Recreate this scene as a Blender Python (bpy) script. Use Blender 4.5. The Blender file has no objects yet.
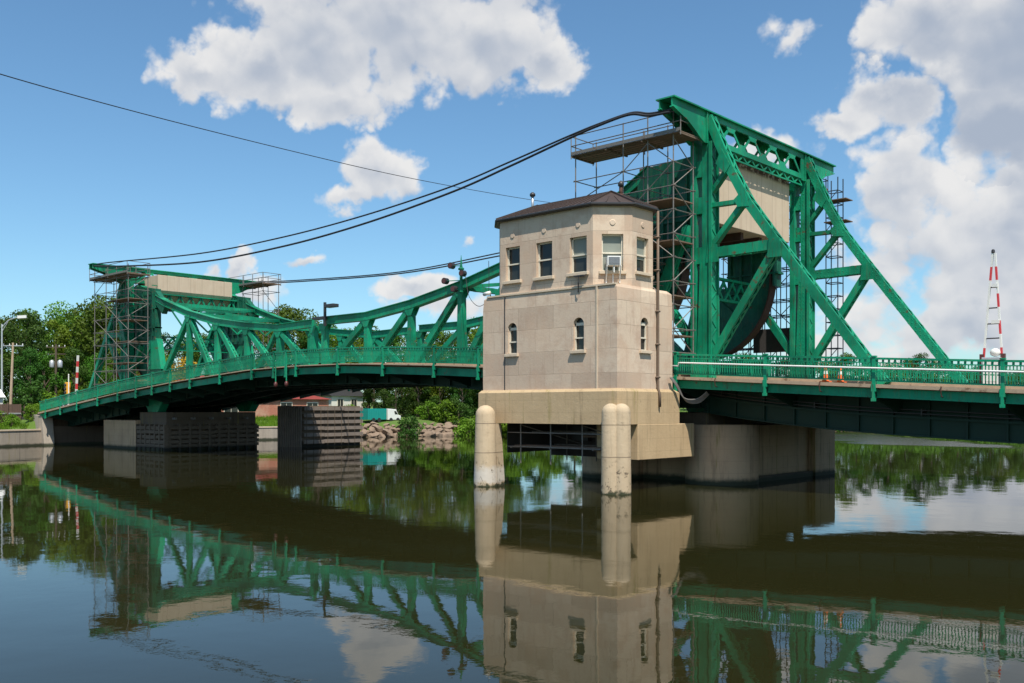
import bpy, math, random
import numpy as np
from mathutils import Vector, Matrix
random.seed(7); rng = np.random.RandomState(7)
R_ = math.radians
col = bpy.context.scene.collection
sc = bpy.context.scene

# ------------------------------------------------------------------ camera
RX = (0.7350218542, 0.6780434159)      # camera right in world
FX = (-0.6780434159, 0.7350218542)     # camera forward in world
CAM = (26.3, -43.3, 3.9)
cd = bpy.data.cameras.new("camera"); cam = bpy.data.objects.new("camera", cd); col.objects.link(cam)
cam.location = CAM
cam.rotation_euler = (R_(90), 0, math.atan2(0.6780434159, 0.7350218542))
cd.sensor_width = 36; cd.lens = 952 / 1024 * 36; cd.shift_y = (409 - 341.5) / 1024
cd.clip_start = .1; cd.clip_end = 6000
sc.camera = cam

# ------------------------------------------------------------------ light, world, exposure
SUN_AZ = 57.; SUN_EL = 60.
sdir = Vector((math.sin(R_(SUN_AZ)) * math.cos(R_(SUN_EL)), -math.cos(R_(SUN_AZ)) * math.cos(R_(SUN_EL)), math.sin(R_(SUN_EL))))
sl = bpy.data.lights.new("sun", 'SUN'); sl.energy = 5.0; sl.angle = R_(.5); sl.color = (1, .94, .84)
so = bpy.data.objects.new("sun", sl); col.objects.link(so)
so.rotation_euler = (-sdir).to_track_quat('-Z', 'Y').to_euler(); so.location = (60, -60, 90)
sc.view_settings.view_transform = 'Standard'; sc.view_settings.look = 'None'
sc.view_settings.gamma = 1; sc.view_settings.exposure = 0.22; sc.view_settings.use_curve_mapping = False
W = bpy.data.worlds.new("World"); sc.world = W; W.use_nodes = True
SKY_STRENGTH = .124


class NT:
    """small helper to wire nodes"""
    def __init__(s, tree): s.t = tree; s.n = tree.nodes; s.l = tree.links
    def node(s, typ, **kw):
        n = s.n.new(typ)
        for k, v in kw.items(): setattr(n, k, v)
        return n
    def put(s, sock, v):
        if hasattr(v, 'links') or isinstance(v, bpy.types.NodeSocket): s.l.new(v, sock)
        else: sock.default_value = v
    def math(s, op, a, b=None, c=None, clamp=False):
        n = s.node('ShaderNodeMath', operation=op); n.use_clamp = clamp
        s.put(n.inputs[0], a)
        if b is not None: s.put(n.inputs[1], b)
        if c is not None: s.put(n.inputs[2], c)
        return n.outputs[0]
    def vmath(s, op, a, b=None, scale=None):
        n = s.node('ShaderNodeVectorMath', operation=op)
        s.put(n.inputs[0], a)
        if b is not None: s.put(n.inputs[1], b)
        if scale is not None: s.put(n.inputs['Scale'], scale)
        return n.outputs['Value'] if op in ('DOT_PRODUCT', 'LENGTH') else n.outputs[0]
    def noise(s, vec, scale, detail=4, rough=.55, dist=0, out=0):
        n = s.node('ShaderNodeTexNoise'); s.put(n.inputs['Vector'], vec)
        n.inputs['Scale'].default_value = scale; n.inputs['Detail'].default_value = detail
        n.inputs['Roughness'].default_value = rough; n.inputs['Distortion'].default_value = dist
        return n.outputs[out]
    def smooth(s, v, a, b, c=0, d=1):
        n = s.node('ShaderNodeMapRange', interpolation_type='SMOOTHSTEP'); s.put(n.inputs[0], v)
        for i, x in enumerate((a, b, c, d)): n.inputs[i + 1].default_value = x
        return n.outputs[0]
    def mix(s, f, a, b, mode='MIX'):
        n = s.node('ShaderNodeMix', data_type='RGBA', blend_type=mode)
        s.put(n.inputs[0], f); s.put(n.inputs[6], a); s.put(n.inputs[7], b)
        return n.outputs[2]
    def comb(s, x, y, z):
        n = s.node('ShaderNodeCombineXYZ'); s.put(n.inputs[0], x); s.put(n.inputs[1], y); s.put(n.inputs[2], z)
        return n.outputs[0]
    def sep(s, v):
        n = s.node('ShaderNodeSeparateXYZ'); s.put(n.inputs[0], v); return n.outputs


def world_sky():
    t = NT(W.node_tree); W.node_tree.nodes.clear()
    sky = t.node('ShaderNodeTexSky', sky_type='NISHITA')
    sky.sun_disc = False; sky.sun_elevation = R_(SUN_EL); sky.sun_rotation = math.atan2(sdir.x, sdir.y)
    sky.air_density = 1.0; sky.dust_density = .6; sky.ozone_density = 1.6; sky.altitude = 100
    d = t.vmath('NORMALIZE', t.node('ShaderNodeTexCoord').outputs['Generated'])
    # azimuth and elevation (radians) of a direction; azimuth 0 is the north-west axis of the river
    az = t.math('ARCTAN2', t.vmath('DOT_PRODUCT', d, (RX[0], RX[1], 0)), t.vmath('DOT_PRODUCT', d, (FX[0], FX[1], 0)))
    el = t.math('ARCSINE', t.sep(d)[2])
    n1 = t.node('ShaderNodeTexNoise'); t.put(n1.inputs['Vector'], d); n1.inputs['Scale'].default_value = 14
    n1.inputs['Detail'].default_value = 5; n1.inputs['Roughness'].default_value = .6
    w = t.sep(n1.outputs['Color'])
    azw = t.math('ADD', az, t.math('MULTIPLY', t.math('SUBTRACT', w[0], .5), .085))
    elw = t.math('ADD', el, t.math('MULTIPLY', t.math('SUBTRACT', w[1], .5), .075))
    f1 = t.noise(d, 24, 8, .60)
    d2 = t.vmath('ADD', d, (.006, .0, .022))
    f2 = t.noise(d2, 24, 3, .5); f1s = t.noise(d, 24, 3, .5)
    big = t.noise(d, 9, 3, .5); big2 = t.noise(t.vmath('ADD', d, (.0, .0, .035)), 9, 3, .5)
    # cumulus: (azimuth deg, elevation deg, radius az, radius el, density weight)
    E = []
    def px(x, y, rx, ry, wt=1.0):
        a = math.atan((x - 512) / 952); e = math.atan((409 - y) / 952 * math.cos(a))
        E.append((a, e, rx / 952 * math.cos(a) ** 2, ry / 952 * math.cos(a), wt))
    px(205, 70, 62, 30, .8); px(255, 62, 80, 48); px(315, 40, 100, 74); px(400, 22, 120, 78); px(490, 38, 88, 66); px(338, 102, 66, 30, .8)
    px(548, 62, 40, 38, .8); px(380, -70, 260, 90)
    px(380, 170, 42, 42, .75); px(352, 200, 40, 16, .5); px(797, 26, 36, 20, .42)
    px(845, 122, 50, 22, .7); px(885, 100, 58, 38, .95); px(935, 10, 95, 52); px(1040, 20, 140, 100); px(900, 190, 46, 100, .7); px(1010, 120, 90, 60, 1.)
    px(1010, 240, 150, 90, 1.); px(1110, 180, 140, 200, 1.0); px(880, 270, 70, 34, .5); px(960, 320, 170, 50, .7); px(772, 152, 50, 24, .45)
    px(1120, 330, 160, 90, .9); px(850, 350, 90, 26, .5)
    px(412, 282, 46, 20, .75); px(450, 306, 80, 18, .45); px(298, 266, 26, 9, .5); px(240, 268, 17, 18, .6); px(212, 277, 18, 12, .5)
    px(252, 292, 36, 24, .5); px(463, 250, 13, 8, .4); px(600, 330, 90, 26, .5); px(60, 385, 120, 12, .3); px(-150, 200, 120, 60, .9)
    px(-420, 90, 200, 80, .9)
    M = None; MU = None
    for a, e, ra, re, wt in E:
        dx = t.math('DIVIDE', t.math('SUBTRACT', azw, a), ra); dy = t.math('DIVIDE', t.math('SUBTRACT', elw, e), re)
        r = t.math('SQRT', t.math('ADD', t.math('MULTIPLY', dx, dx), t.math('MULTIPLY', dy, dy)))
        v = t.math('MULTIPLY', t.math('SUBTRACT', 1, r), wt)
        M = v if M is None else t.math('MAXIMUM', M, v)
        u = t.math('MULTIPLY', t.math('ADD', v, t.math('MULTIPLY', dy, -.34)), 1.0)      # lower side of each cloud
        u = t.math('MULTIPLY', u, t.math('GREATER_THAN', v, 0)); MU = u if MU is None else t.math('MAXIMUM', MU, u)
    # clouds elsewhere in the sky
    gen = t.math('MULTIPLY', t.math('SUBTRACT', t.noise(d, 3.2, 3, .5), .56), 3.)
    away = t.smooth(t.math('ABSOLUTE', az), .62, .85); high = t.smooth(el, .42, .6)
    gen = t.math('SUBTRACT', t.math('MULTIPLY', gen, t.math('MAXIMUM', away, high)), t.math('SUBTRACT', 1, t.math('MAXIMUM', away, high)))
    M = t.math('MAXIMUM', M, gen)
    def puff(vec, sc_, det):          # rounded heaps: inverted cell distance with finer cells on top
        v = t.node('ShaderNodeTexVoronoi', feature='F1'); t.put(v.inputs['Vector'], vec); v.inputs['Scale'].default_value = sc_
        v.inputs['Detail'].default_value = det; v.inputs['Roughness'].default_value = .52; v.inputs['Lacunarity'].default_value = 2.2
        v.inputs['Randomness'].default_value = 1.0
        return t.math('SUBTRACT', .62, v.outputs['Distance'])
    dw = t.vmath('ADD', d, t.vmath('SCALE', t.vmath('SUBTRACT', n1.outputs['Color'], (.5, .5, .5)), scale=.035))
    dwu = t.vmath('ADD', dw, (.0045, -.001, .0095))
    p1 = puff(dw, 20, 2.5); p2 = puff(dwu, 20, 1); p1s = puff(dw, 20, 1)
    dens = t.math('ADD', M, t.math('MULTIPLY', p1, .50))
    dens = t.math('ADD', dens, t.math('MULTIPLY', t.math('SUBTRACT', f1, .5), .42))
    dens = t.math('ADD', dens, t.smooth(az, .38, .50, .10, .22))
    under = t.smooth(MU, .0, .5, .10, .30)
    dens = t.smooth(dens, .0, .30)
    # relief: the side of each heap that faces the sun is white, the other side and the base are grey
    shade = t.math('ADD', t.math('MULTIPLY', t.math('SUBTRACT', p1s, p2), 1.1), t.math('MULTIPLY', t.math('SUBTRACT', big, big2), 1.6))
    shade = t.math('MULTIPLY', shade, t.smooth(M, .05, .45, .9, .35))
    shade = t.math('ADD', shade, t.math('SUBTRACT', 1.0, t.math('MULTIPLY', MU, .80)))
    bank = t.math('MULTIPLY', t.smooth(az, .36, .46), t.smooth(t.noise(d, 8, 3, .55), .40, .62, -.05, .36))
    bank = t.math('MULTIPLY', bank, t.smooth(M, .08, .45))
    shade = t.math('SUBTRACT', shade, bank)
    shade = t.smooth(shade, -.05, 1.05)
    ccol = t.mix(shade, (.47, .54, .66, 1), (.98, .97, .96, 1))
    bs = t.node('ShaderNodeBackground'); 
    tint = t.mix(1.0, sky.outputs[0], (.69, .94, 1.03, 1), 'MULTIPLY')
    t.put(bs.inputs[0], tint); bs.inputs[1].default_value = SKY_STRENGTH
    # thin bright veil low over the horizon
    bc = t.node('ShaderNodeBackground'); t.put(bc.inputs[0], ccol); bc.inputs[1].default_value = .74
    mx = t.node('ShaderNodeMixShader'); t.put(mx.inputs[0], t.math('MULTIPLY', dens, .97))
    t.l.new(bs.outputs[0], mx.inputs[1]); t.l.new(bc.outputs[0], mx.inputs[2])
    o = t.node('ShaderNodeOutputWorld'); t.l.new(mx.outputs[0], o.inputs[0])
world_sky()

# ------------------------------------------------------------------ materials
def newmat(name):
    m = bpy.data.materials.new(name); m.use_nodes = True; m.node_tree.nodes.clear()
    t = NT(m.node_tree); b = t.node('ShaderNodeBsdfPrincipled'); o = t.node('ShaderNodeOutputMaterial')
    t.l.new(b.outputs[0], o.inputs[0]); return m, t, b

def simple(name, c, rough=.6, metal=0., var=.25, scale=3., bump=0., c2=None, thr=(.55, .7)):
    m, t, b = newmat(name)
    g = t.node('ShaderNodeNewGeometry').outputs['Position']
    n = t.noise(g, scale, 6, .6)
    base = t.mix(n, tuple(x * (1 - var) for x in c) + (1,), tuple(min(1, x * (1 + var)) for x in c) + (1,))
    if c2 is not None:
        n2 = t.noise(g, scale * .8, 8, .7)
        base = t.mix(t.smooth(n2, thr[0], thr[1]), base, c2 + (1,))
    t.put(b.inputs['Base Color'], base); b.inputs['Roughness'].default_value = rough; b.inputs['Metallic'].default_value = metal
    if bump:
        bp = t.node('ShaderNodeBump'); bp.inputs['Strength'].default_value = bump; bp.inputs['Distance'].default_value = .05
        t.put(bp.inputs['Height'], t.noise(g, scale * 4, 6, .65)); t.l.new(bp.outputs[0], b.inputs['Normal'])
    return m

def green_paint(name, ca, cb):
    m, t, b = newmat(name)
    g = t.node('ShaderNodeNewGeometry').outputs['Position']; s = t.sep(g)
    n = t.noise(g, .9, 6, .65)
    c = t.mix(n, ca, cb)
    # chalky streaks
    st = t.noise(t.comb(t.math('MULTIPLY', s[0], 5), t.math('MULTIPLY', s[1], 5), t.math('MULTIPLY', s[2], .5)), 1.3, 5, .7)
    c = t.mix(t.smooth(st, .50, .70, 0, .5), c, (.09, .27, .13, 1))
    big = t.noise(g, .28, 4, .6); c = t.mix(t.smooth(big, .44, .62, 0, .75), c, tuple(x * .55 for x in ca[:3]) + (1,))
    gr = t.noise(t.comb(t.math('MULTIPLY', s[0], 7), t.math('MULTIPLY', s[1], 7), t.math('MULTIPLY', s[2], .8)), 1.1, 6, .75)
    c = t.mix(t.smooth(gr, .52, .68, 0, .75), c, (.045, .085, .045, 1))
    r = t.noise(g, 1.7, 9, .72)
    c = t.mix(t.smooth(r, .60, .66, 0, .85), c, (.13, .055, .03, 1))
    t.put(b.inputs['Base Color'], c); t.put(b.inputs['Roughness'], t.smooth(n, .3, .7, .38, .6)); b.inputs['Specular IOR Level'].default_value = .3
    # rivets: a small cell bump
    v = t.node('ShaderNodeTexVoronoi'); t.put(v.inputs['Vector'], g); v.inputs['Scale'].default_value = 4.5; v.inputs['Randomness'].default_value = .15
    bp = t.node('ShaderNodeBump'); bp.inputs['Strength'].default_value = .5; bp.inputs['Distance'].default_value = .03
    t.put(bp.inputs['Height'], t.smooth(v.outputs['Distance'], .0, .22, 1, 0)); t.l.new(bp.outputs[0], b.inputs['Normal'])
    return m

def ashlar(name, ca, cb, cm, bw, bh, mortar=.012, stain=(.30, .25, .19), amt=.5, off=.5):
    m, t, b = newmat(name)
    g = t.node('ShaderNodeNewGeometry').outputs['Position']; s = t.sep(g)
    u = t.math('ADD', s[0], s[1]); vec = t.comb(u, s[2], 0)
    k = t.node('ShaderNodeTexBrick'); t.put(k.inputs['Vector'], vec); k.offset = off
    k.inputs['Color1'].default_value = ca + (1,); k.inputs['Color2'].default_value = cb + (1,); k.inputs['Mortar'].default_value = cm + (1,)
    k.inputs['Scale'].default_value = 1; k.inputs['Mortar Size'].default_value = mortar; k.inputs['Brick Width'].default_value = bw; k.inputs['Row Height'].default_value = bh
    k.inputs['Mortar Smooth'].default_value = .6; k.inputs['Bias'].default_value = -.1
    n = t.noise(g, 1.1, 7, .65)
    c = t.mix(t.smooth(n, .42, .72, 0, amt), k.outputs[0], stain + (1,))
    st = t.noise(t.comb(t.math('MULTIPLY', u, 3.2), t.math('MULTIPLY', s[2], .28), 0), 1.6, 6, .7)
    c = t.mix(t.smooth(st, .52, .74, 0, amt * .9), c, stain + (1,))
    pk = t.noise(g, .55, 5, .6); c = t.mix(t.smooth(pk, .45, .65, 0, .45), c, (.65, .47, .33, 1))
    fine = t.noise(g, 14, 4, .7)
    c = t.mix(t.math('MULTIPLY', t.math('SUBTRACT', fine, .35), .35, clamp=True), c, (.62, .50, .38, 1))
    t.put(b.inputs['Base Color'], c); b.inputs['Roughness'].default_value = .88
    bp = t.node('ShaderNodeBump'); bp.inputs['Strength'].default_value = .35; bp.inputs['Distance'].default_value = .03
    t.put(bp.inputs['Height'], t.math('ADD', t.math('MULTIPLY', k.outputs['Fac'], -1), t.noise(g, 9, 6, .7))); t.l.new(bp.outputs[0], b.inputs['Normal'])
    return m

def concrete(name, ca, cb, wet=None, streak=.5, sc_=.7):
    """cast concrete with vertical run-off streaks; wet = height of the dark tide line"""
    m, t, b = newmat(name)
    g = t.node('ShaderNodeNewGeometry').outputs['Position']; s = t.sep(g)
    n = t.noise(g, sc_, 7, .65)
    c = t.mix(n, cb + (1,), ca + (1,))
    st = t.noise(t.comb(t.math('MULTIPLY', s[0], 2.4), t.math('MULTIPLY', s[1], 2.4), t.math('MULTIPLY', s[2], .16)), 1.2, 7, .75)
    c = t.mix(t.smooth(st, .50, .74, 0, streak), c, tuple(x * .38 for x in cb) + (1,))
    r = t.noise(g, 2.6, 9, .75)
    c = t.mix(t.smooth(r, .63, .70, 0, .6), c, (.16, .10, .06, 1))
    ms = t.noise(t.comb(t.math('MULTIPLY', s[0], 1.6), t.math('MULTIPLY', s[1], 1.6), t.math('MULTIPLY', s[2], .1)), 1.5, 4, .6)
    c = t.mix(t.smooth(ms, .60, .68, 0, streak * .8), c, (.25, .20, .05, 1))
    # board marks
    wv = t.math('PINGPONG', s[2], .31); c = t.mix(t.smooth(wv, 0, .02, .28, 0), c, tuple(x * .5 for x in cb) + (1,))
    if wet is not None:
        k = t.math('ADD', s[2], t.math('MULTIPLY', t.math('SUBTRACT', r, .5), .35))
        c = t.mix(t.smooth(k, wet * .3, wet, 1, 0), c, (.035, .04, .022, 1))
    t.put(b.inputs['Base Color'], c); b.inputs['Roughness'].default_value = .85
    bp = t.node('ShaderNodeBump'); bp.inputs['Strength'].default_value = .4; bp.inputs['Distance'].default_value = .04
    t.put(bp.inputs['Height'], t.noise(g, 6, 8, .7)); t.l.new(bp.outputs[0], b.inputs['Normal'])
    return m

def pillar_mat():
    m, t, b = newmat('fender pillar concrete')
    g = t.node('ShaderNodeNewGeometry').outputs['Position']; s = t.sep(g)
    n = t.noise(g, 1.5, 7, .65)
    c = t.mix(n, (.43, .32, .20, 1), (.58, .46, .31, 1))
    st = t.noise(t.comb(t.math('MULTIPLY', s[0], 4), t.math('MULTIPLY', s[1], 4), t.math('MULTIPLY', s[2], .3)), 1.2, 7, .75)
    c = t.mix(t.smooth(st, .5, .78, 0, .5), c, (.24, .18, .11, 1))
    k = t.math('ADD', s[2], t.math('MULTIPLY', t.math('SUBTRACT', t.noise(g, 1.8, 5, .7), .5), .9))
    band = t.math('MULTIPLY', t.math('MULTIPLY', t.smooth(k, .12, .3), t.smooth(s[0], -4, -5)), t.smooth(k, .75, 1.15, 1, 0))
    c = t.mix(t.math('MULTIPLY', band, .75), c, (.60, .56, .50, 1))
    chips = t.noise(g, 2.4, 9, .75)
    c = t.mix(t.math('MULTIPLY', t.smooth(chips, .565, .60), t.smooth(s[2], 1.7, .8)), c, (.10, .075, .05, 1))
    c = t.mix(t.smooth(k, .04, .2, 1, 0), c, (.04, .045, .02, 1))
    for zz in (1.7, 3.17):
        c = t.mix(t.smooth(t.math('ABSOLUTE', t.math('SUBTRACT', s[2], zz)), .012, .03, .8, 0), c, (.15, .11, .07, 1))
    t.put(b.inputs['Base Color'], c); b.inputs['Roughness'].default_value = .85
    bp = t.node('ShaderNodeBump'); bp.inputs['Strength'].default_value = .5; bp.inputs['Distance'].default_value = .05
    t.put(bp.inputs['Height'], t.math('SUBTRACT', t.noise(g, 6, 8, .7), t.math('MULTIPLY', t.smooth(chips, .59, .62), .7))); t.l.new(bp.outputs[0], b.inputs['Normal'])
    return m

def counterweight_mat():
    m, t, b = newmat('counterweight concrete')
    g = t.node('ShaderNodeNewGeometry').outputs['Position']; s = t.sep(g)
    n = t.noise(g, .8, 7, .65)
    c = t.mix(n, (.47, .36, .25, 1), (.64, .52, .39, 1))
    st = t.noise(t.comb(t.math('MULTIPLY', s[0], 4), t.math('MULTIPLY', s[1], 4), t.math('MULTIPLY', s[2], .12)), 1.4, 6, .75)
    c = t.mix(t.smooth(st, .52, .72, 0, .5), c, (.33, .20, .13, 1))
    pj = t.math('PINGPONG', t.math('ADD', s[1], s[0]), .62); c = t.mix(t.smooth(pj, 0, .03, .6, 0), c, (.16, .11, .08, 1))
    r = t.noise(g, 2.2, 9, .75)
    c = t.mix(t.math('MULTIPLY', t.smooth(s[2], 17.05, 17.3), t.smooth(r, .42, .5)), c, (.10, .05, .03, 1))
    t.put(b.inputs['Base Color'], c); b.inputs['Roughness'].default_value = .9
    return m

def foliage(name, ca, cb, rough=.6):
    m, t, b = newmat(name)
    oi = t.node('ShaderNodeObjectInfo'); g = t.node('ShaderNodeNewGeometry').outputs['Position']
    n = t.noise(g, .35, 4, .6); n2 = t.noise(g, 3.5, 3, .6)
    c = t.mix(n2, ca + (1,), cb + (1,))
    c = t.mix(t.smooth(n, .35, .65, 0, .55), c, tuple(x * .55 for x in ca) + (1,))
    hs = t.node('ShaderNodeHueSaturation'); t.put(hs.inputs['Color'], c)
    t.put(hs.inputs['Hue'], t.math('ADD', .475, t.math('MULTIPLY', oi.outputs['Random'], .05)))
    t.put(hs.inputs['Value'], t.math('ADD', .72, t.math('MULTIPLY', oi.outputs['Random'], .55)))
    t.put(b.inputs['Base Color'], hs.outputs[0]); b.inputs['Roughness'].default_value = rough
    b.inputs['Specular IOR Level'].default_value = .25
    # leaves let some light through
    tr = t.node('ShaderNodeBsdfTranslucent'); t.put(tr.inputs[0], hs.outputs[0])
    mx = t.node('ShaderNodeMixShader'); mx.inputs[0].default_value = .3
    o = [x for x in t.n if x.type == 'OUTPUT_MATERIAL'][0]
    t.l.new(b.outputs[0], mx.inputs[1]); t.l.new(tr.outputs[0], mx.inputs[2]); t.l.new(mx.outputs[0], o.inputs[0])
    return m

def water_mat():
    m, t, b = newmat('river water')
    g = t.node('ShaderNodeNewGeometry').outputs['Position']; s = t.sep(g)
    c = t.mix(t.noise(g, .05, 3, .5), (.014, .014, .004, 1), (.022, .021, .007, 1))
    t.put(b.inputs['Base Color'], c); b.inputs['IOR'].default_value = 1.33; b.inputs['Specular IOR Level'].default_value = .5
    patch = t.smooth(t.noise(t.comb(t.math('MULTIPLY', s[0], .6), t.math('MULTIPLY', s[1], .6), 0), .045, 3, .5), .52, .62)
    far = t.smooth(s[1], 70, 95)
    cur = t.math('ADD', t.math('DIVIDE', t.math('SUBTRACT', s[0], -17), 1.0), t.math('MULTIPLY', t.math('SUBTRACT', s[1], 71), .75))
    cur = t.math('ADD', cur, t.math('MULTIPLY', t.math('SUBTRACT', t.noise(g, .12, 3, .5), .5), 16))
    cur = t.smooth(t.math('ABSOLUTE', cur), 7, 11, 1, 0)
    cur = t.math('MULTIPLY', cur, t.smooth(s[1], 58, 63))
    patch = t.math('MULTIPLY', patch, t.math('ADD', .25, t.math('MULTIPLY', far, 1.6)))
    t.put(b.inputs['Roughness'], t.math('ADD', .012, t.math('ADD', t.math('MULTIPLY', patch, .07), t.math('MULTIPLY', cur, .22))))
    h = t.math('ADD', t.math('MULTIPLY', t.noise(g, .45, 2, .5), .010), t.math('MULTIPLY', t.noise(g, 2.1, 3, .55), .0016))
    h = t.math('ADD', h, t.math('MULTIPLY', t.math('MULTIPLY', t.noise(g, 5, 3, .6), .003), t.math('ADD', .15, t.math('ADD', patch, t.math('MULTIPLY', cur, 9.)))))
    bp = t.node('ShaderNodeBump'); bp.inputs['Strength'].default_value = 1; bp.inputs['Distance'].default_value = 1
    t.put(bp.inputs['Height'], t.math('MULTIPLY', h, .65)); t.l.new(bp.outputs[0], b.inputs['Normal'])
    return m

def ground_mat():
    m, t, b = newmat('grass and earth')
    g = t.node('ShaderNodeNewGeometry').outputs['Position']; s = t.sep(g)
    n = t.noise(g, .4, 6, .65); n2 = t.noise(g, 4, 5, .7)
    c = t.mix(n2, (.05, .10, .012, 1), (.12, .21, .025, 1))
    c = t.mix(t.smooth(n, .55, .68, 0, .7), c, (.17, .13, .07, 1))
    c = t.mix(t.smooth(s[2], .2, .8, 1, 0), c, (.10, .075, .045, 1))
    t.put(b.inputs['Base Color'], c); b.inputs['Roughness'].default_value = .95
    bp = t.node('ShaderNodeBump'); bp.inputs['Strength'].default_value = .8; bp.inputs['Distance'].default_value = .2
    t.put(bp.inputs['Height'], n2); t.l.new(bp.outputs[0], b.inputs['Normal'])
    return m

def timber_mat():
    m, t, b = newmat('weathered fender timber')
    g = t.node('ShaderNodeNewGeometry').outputs['Position']; s = t.sep(g)
    st = t.noise(t.comb(t.math('MULTIPLY', s[0], 1.2), t.math('MULTIPLY', s[1], 1.2), t.math('MULTIPLY', s[2], 5)), 2, 6, .7)
    c = t.mix(st, (.055, .038, .026, 1), (.22, .165, .115, 1))
    c = t.mix(t.smooth(s[2], .15, .5, 1, 0), c, (.02, .02, .015, 1))
    t.put(b.inputs['Base Color'], c); b.inputs['Roughness'].default_value = .9
    return m

M = dict(
    green=green_paint('green bridge paint', (.003, .225, .115, 1), (.008, .35, .18, 1)),
    green_dark=green_paint('darker green paint', (.004, .085, .055, 1), (.010, .150, .090, 1)),  # darker green for the plates of the rolling segments
    stone=ashlar('warm ashlar stone', (.50, .375, .275), (.68, .54, .405), (.29, .21, .15), 2.3, 1.12, .011, (.42, .28, .20), .80),
    stone_plain=simple('smooth dressed stone', (.60, .48, .35), .85, 0, .18, 2, .2),
    base=concrete('tan cast base', (.58, .43, .255), (.43, .30, .165), None, .55, .9),
    pillar=pillar_mat(),
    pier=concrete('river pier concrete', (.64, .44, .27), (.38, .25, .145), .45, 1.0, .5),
    pierdark=concrete('dark shaded pier concrete', (.17, .125, .085), (.085, .062, .045), .4, .6, .5),  # dark tone stands in for the shade beneath the bridge
    cw=counterweight_mat(),
    roof=simple('brown metal roof', (.085, .06, .05), .45, .3, .3, 4),
    white=simple('white paint', (.75, .74, .70), .5, 0, .08, 3),
    cream=simple('cream window frame', (.68, .62, .50), .5, 0, .1, 4),
    glass=None,
    blind=simple('pale window blind', (.24, .26, .22), .6, 0, .12, 1),
    steel=simple('scaffold steel', (.20, .185, .17), .6, .3, .35, 6, 0, (.16, .09, .06), (.58, .66)),
    steel_dark=simple('dark steel tube', (.045, .055, .075), .5, .3, .3, 5),
    plank=simple('scaffold plank', (.17, .115, .08), .85, 0, .4, 5),
    pipe=simple('brown down pipe', (.16, .11, .075), .6, .2, .3, 5),
    timber_light=simple('pale weathered waling', (.20, .16, .13), .9, 0, .45, 1.2, .3),
    rust=simple('rusty steel', (.075, .036, .025), .8, .2, .5, 5, .2),
    cable=simple('black cable', (.02, .02, .024), .6, 0, .2, 3),
    darkmetal=simple('dark grey metal', (.05, .048, .05), .45, .3, .2, 3),
    alu=simple('galvanised metal', (.52, .53, .54), .4, .5, .12, 4),
    asphalt=simple('asphalt', (.055, .054, .052), .9, 0, .25, 4, .3),
    walk=simple('sidewalk timber edge', (.42, .31, .21), .85, 0, .25, 3, .1, (.20, .12, .07), (.56, .68)),
    under=simple('green steel darkened for shade', (.005, .040, .027), .6, 0, .3, 1.5),  # bridge green darkened in its colour to stand in for shade beneath the deck
    red=simple('red paint', (.60, .045, .05), .45, 0, .1, 3),
    lens=simple('red brown lamp lens', (.10, .03, .025), .35, 0, .3, 3),
    orange=simple('orange plastic', (.85, .16, .03), .5, 0, .1, 3),
    yellow=simple('yellow signal paint', (.80, .38, .02), .5, 0, .1, 3),
    netting=simple('dark debris netting', (.05, .043, .04), .95, 0, .3, 2),
    timber=timber_mat(),
    brick=ashlar('red brick wall', (.42, .13, .075), (.50, .17, .10), (.40, .22, .16), .24, .08, .008, (.30, .10, .06), .3),
    redroof=simple('red metal roof', (.26, .045, .035), .6, 0, .2, 1),
    teal=simple('teal paint', (.008, .26, .22), .45, 0, .12, 2),
    bwhite=simple('white weatherboard', (.66, .64, .58), .7, 0, .12, 1),
    rock=simple('riprap limestone', (.23, .165, .115), .95, 0, .35, 1.5, .6),
    wall=concrete('river wall concrete', (.46, .40, .33), (.30, .25, .20), .35, .5, .5),
    bark=simple('tree bark', (.10, .075, .05), .95, 0, .3, 3, .4),
    leaf1=foliage('mid green leaves', (.065, .145, .010), (.12, .225, .018)),
    leaf2=foliage('dark green leaves', (.032, .092, .010), (.075, .160, .018)),
    leaf3=foliage('yellow green leaves', (.11, .20, .010), (.18, .30, .02)),
    leafy=foliage('golden leaves', (.50, .34, .02), (.65, .48, .04)),
    water=water_mat(), ground=ground_mat(),
    fence=simple('brown board fence', (.12, .075, .055), .9, 0, .3, 3),
    tyre=simple('black rubber', (.02, .02, .02), .8, 0, .1, 3),
    carpaint=simple('silver grey car paint', (.33, .35, .38), .3, .4, .05, 2),
)
def glassmat():
    m, t, b = newmat('dark window glass')
    g = t.node('ShaderNodeNewGeometry').outputs['Position']
    t.put(b.inputs['Base Color'], t.mix(t.noise(g, .9, 2, .5), (.012, .015, .015, 1), (.05, .055, .05, 1)))
    b.inputs['Roughness'].default_value = .04; b.inputs['Specular IOR Level'].default_value = .35
    bp = t.node('ShaderNodeBump'); bp.inputs['Strength'].default_value = .05; t.put(bp.inputs['Height'], t.noise(g, 1.3, 1, .5)); t.l.new(bp.outputs[0], b.inputs['Normal'])
    return m
M['glass'] = glassmat()

# ------------------------------------------------------------------ builders
def wloc(o):
    v = Vector((0, 0, 0))
    while o is not None: v += o.location; o = o.parent
    return v

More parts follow.
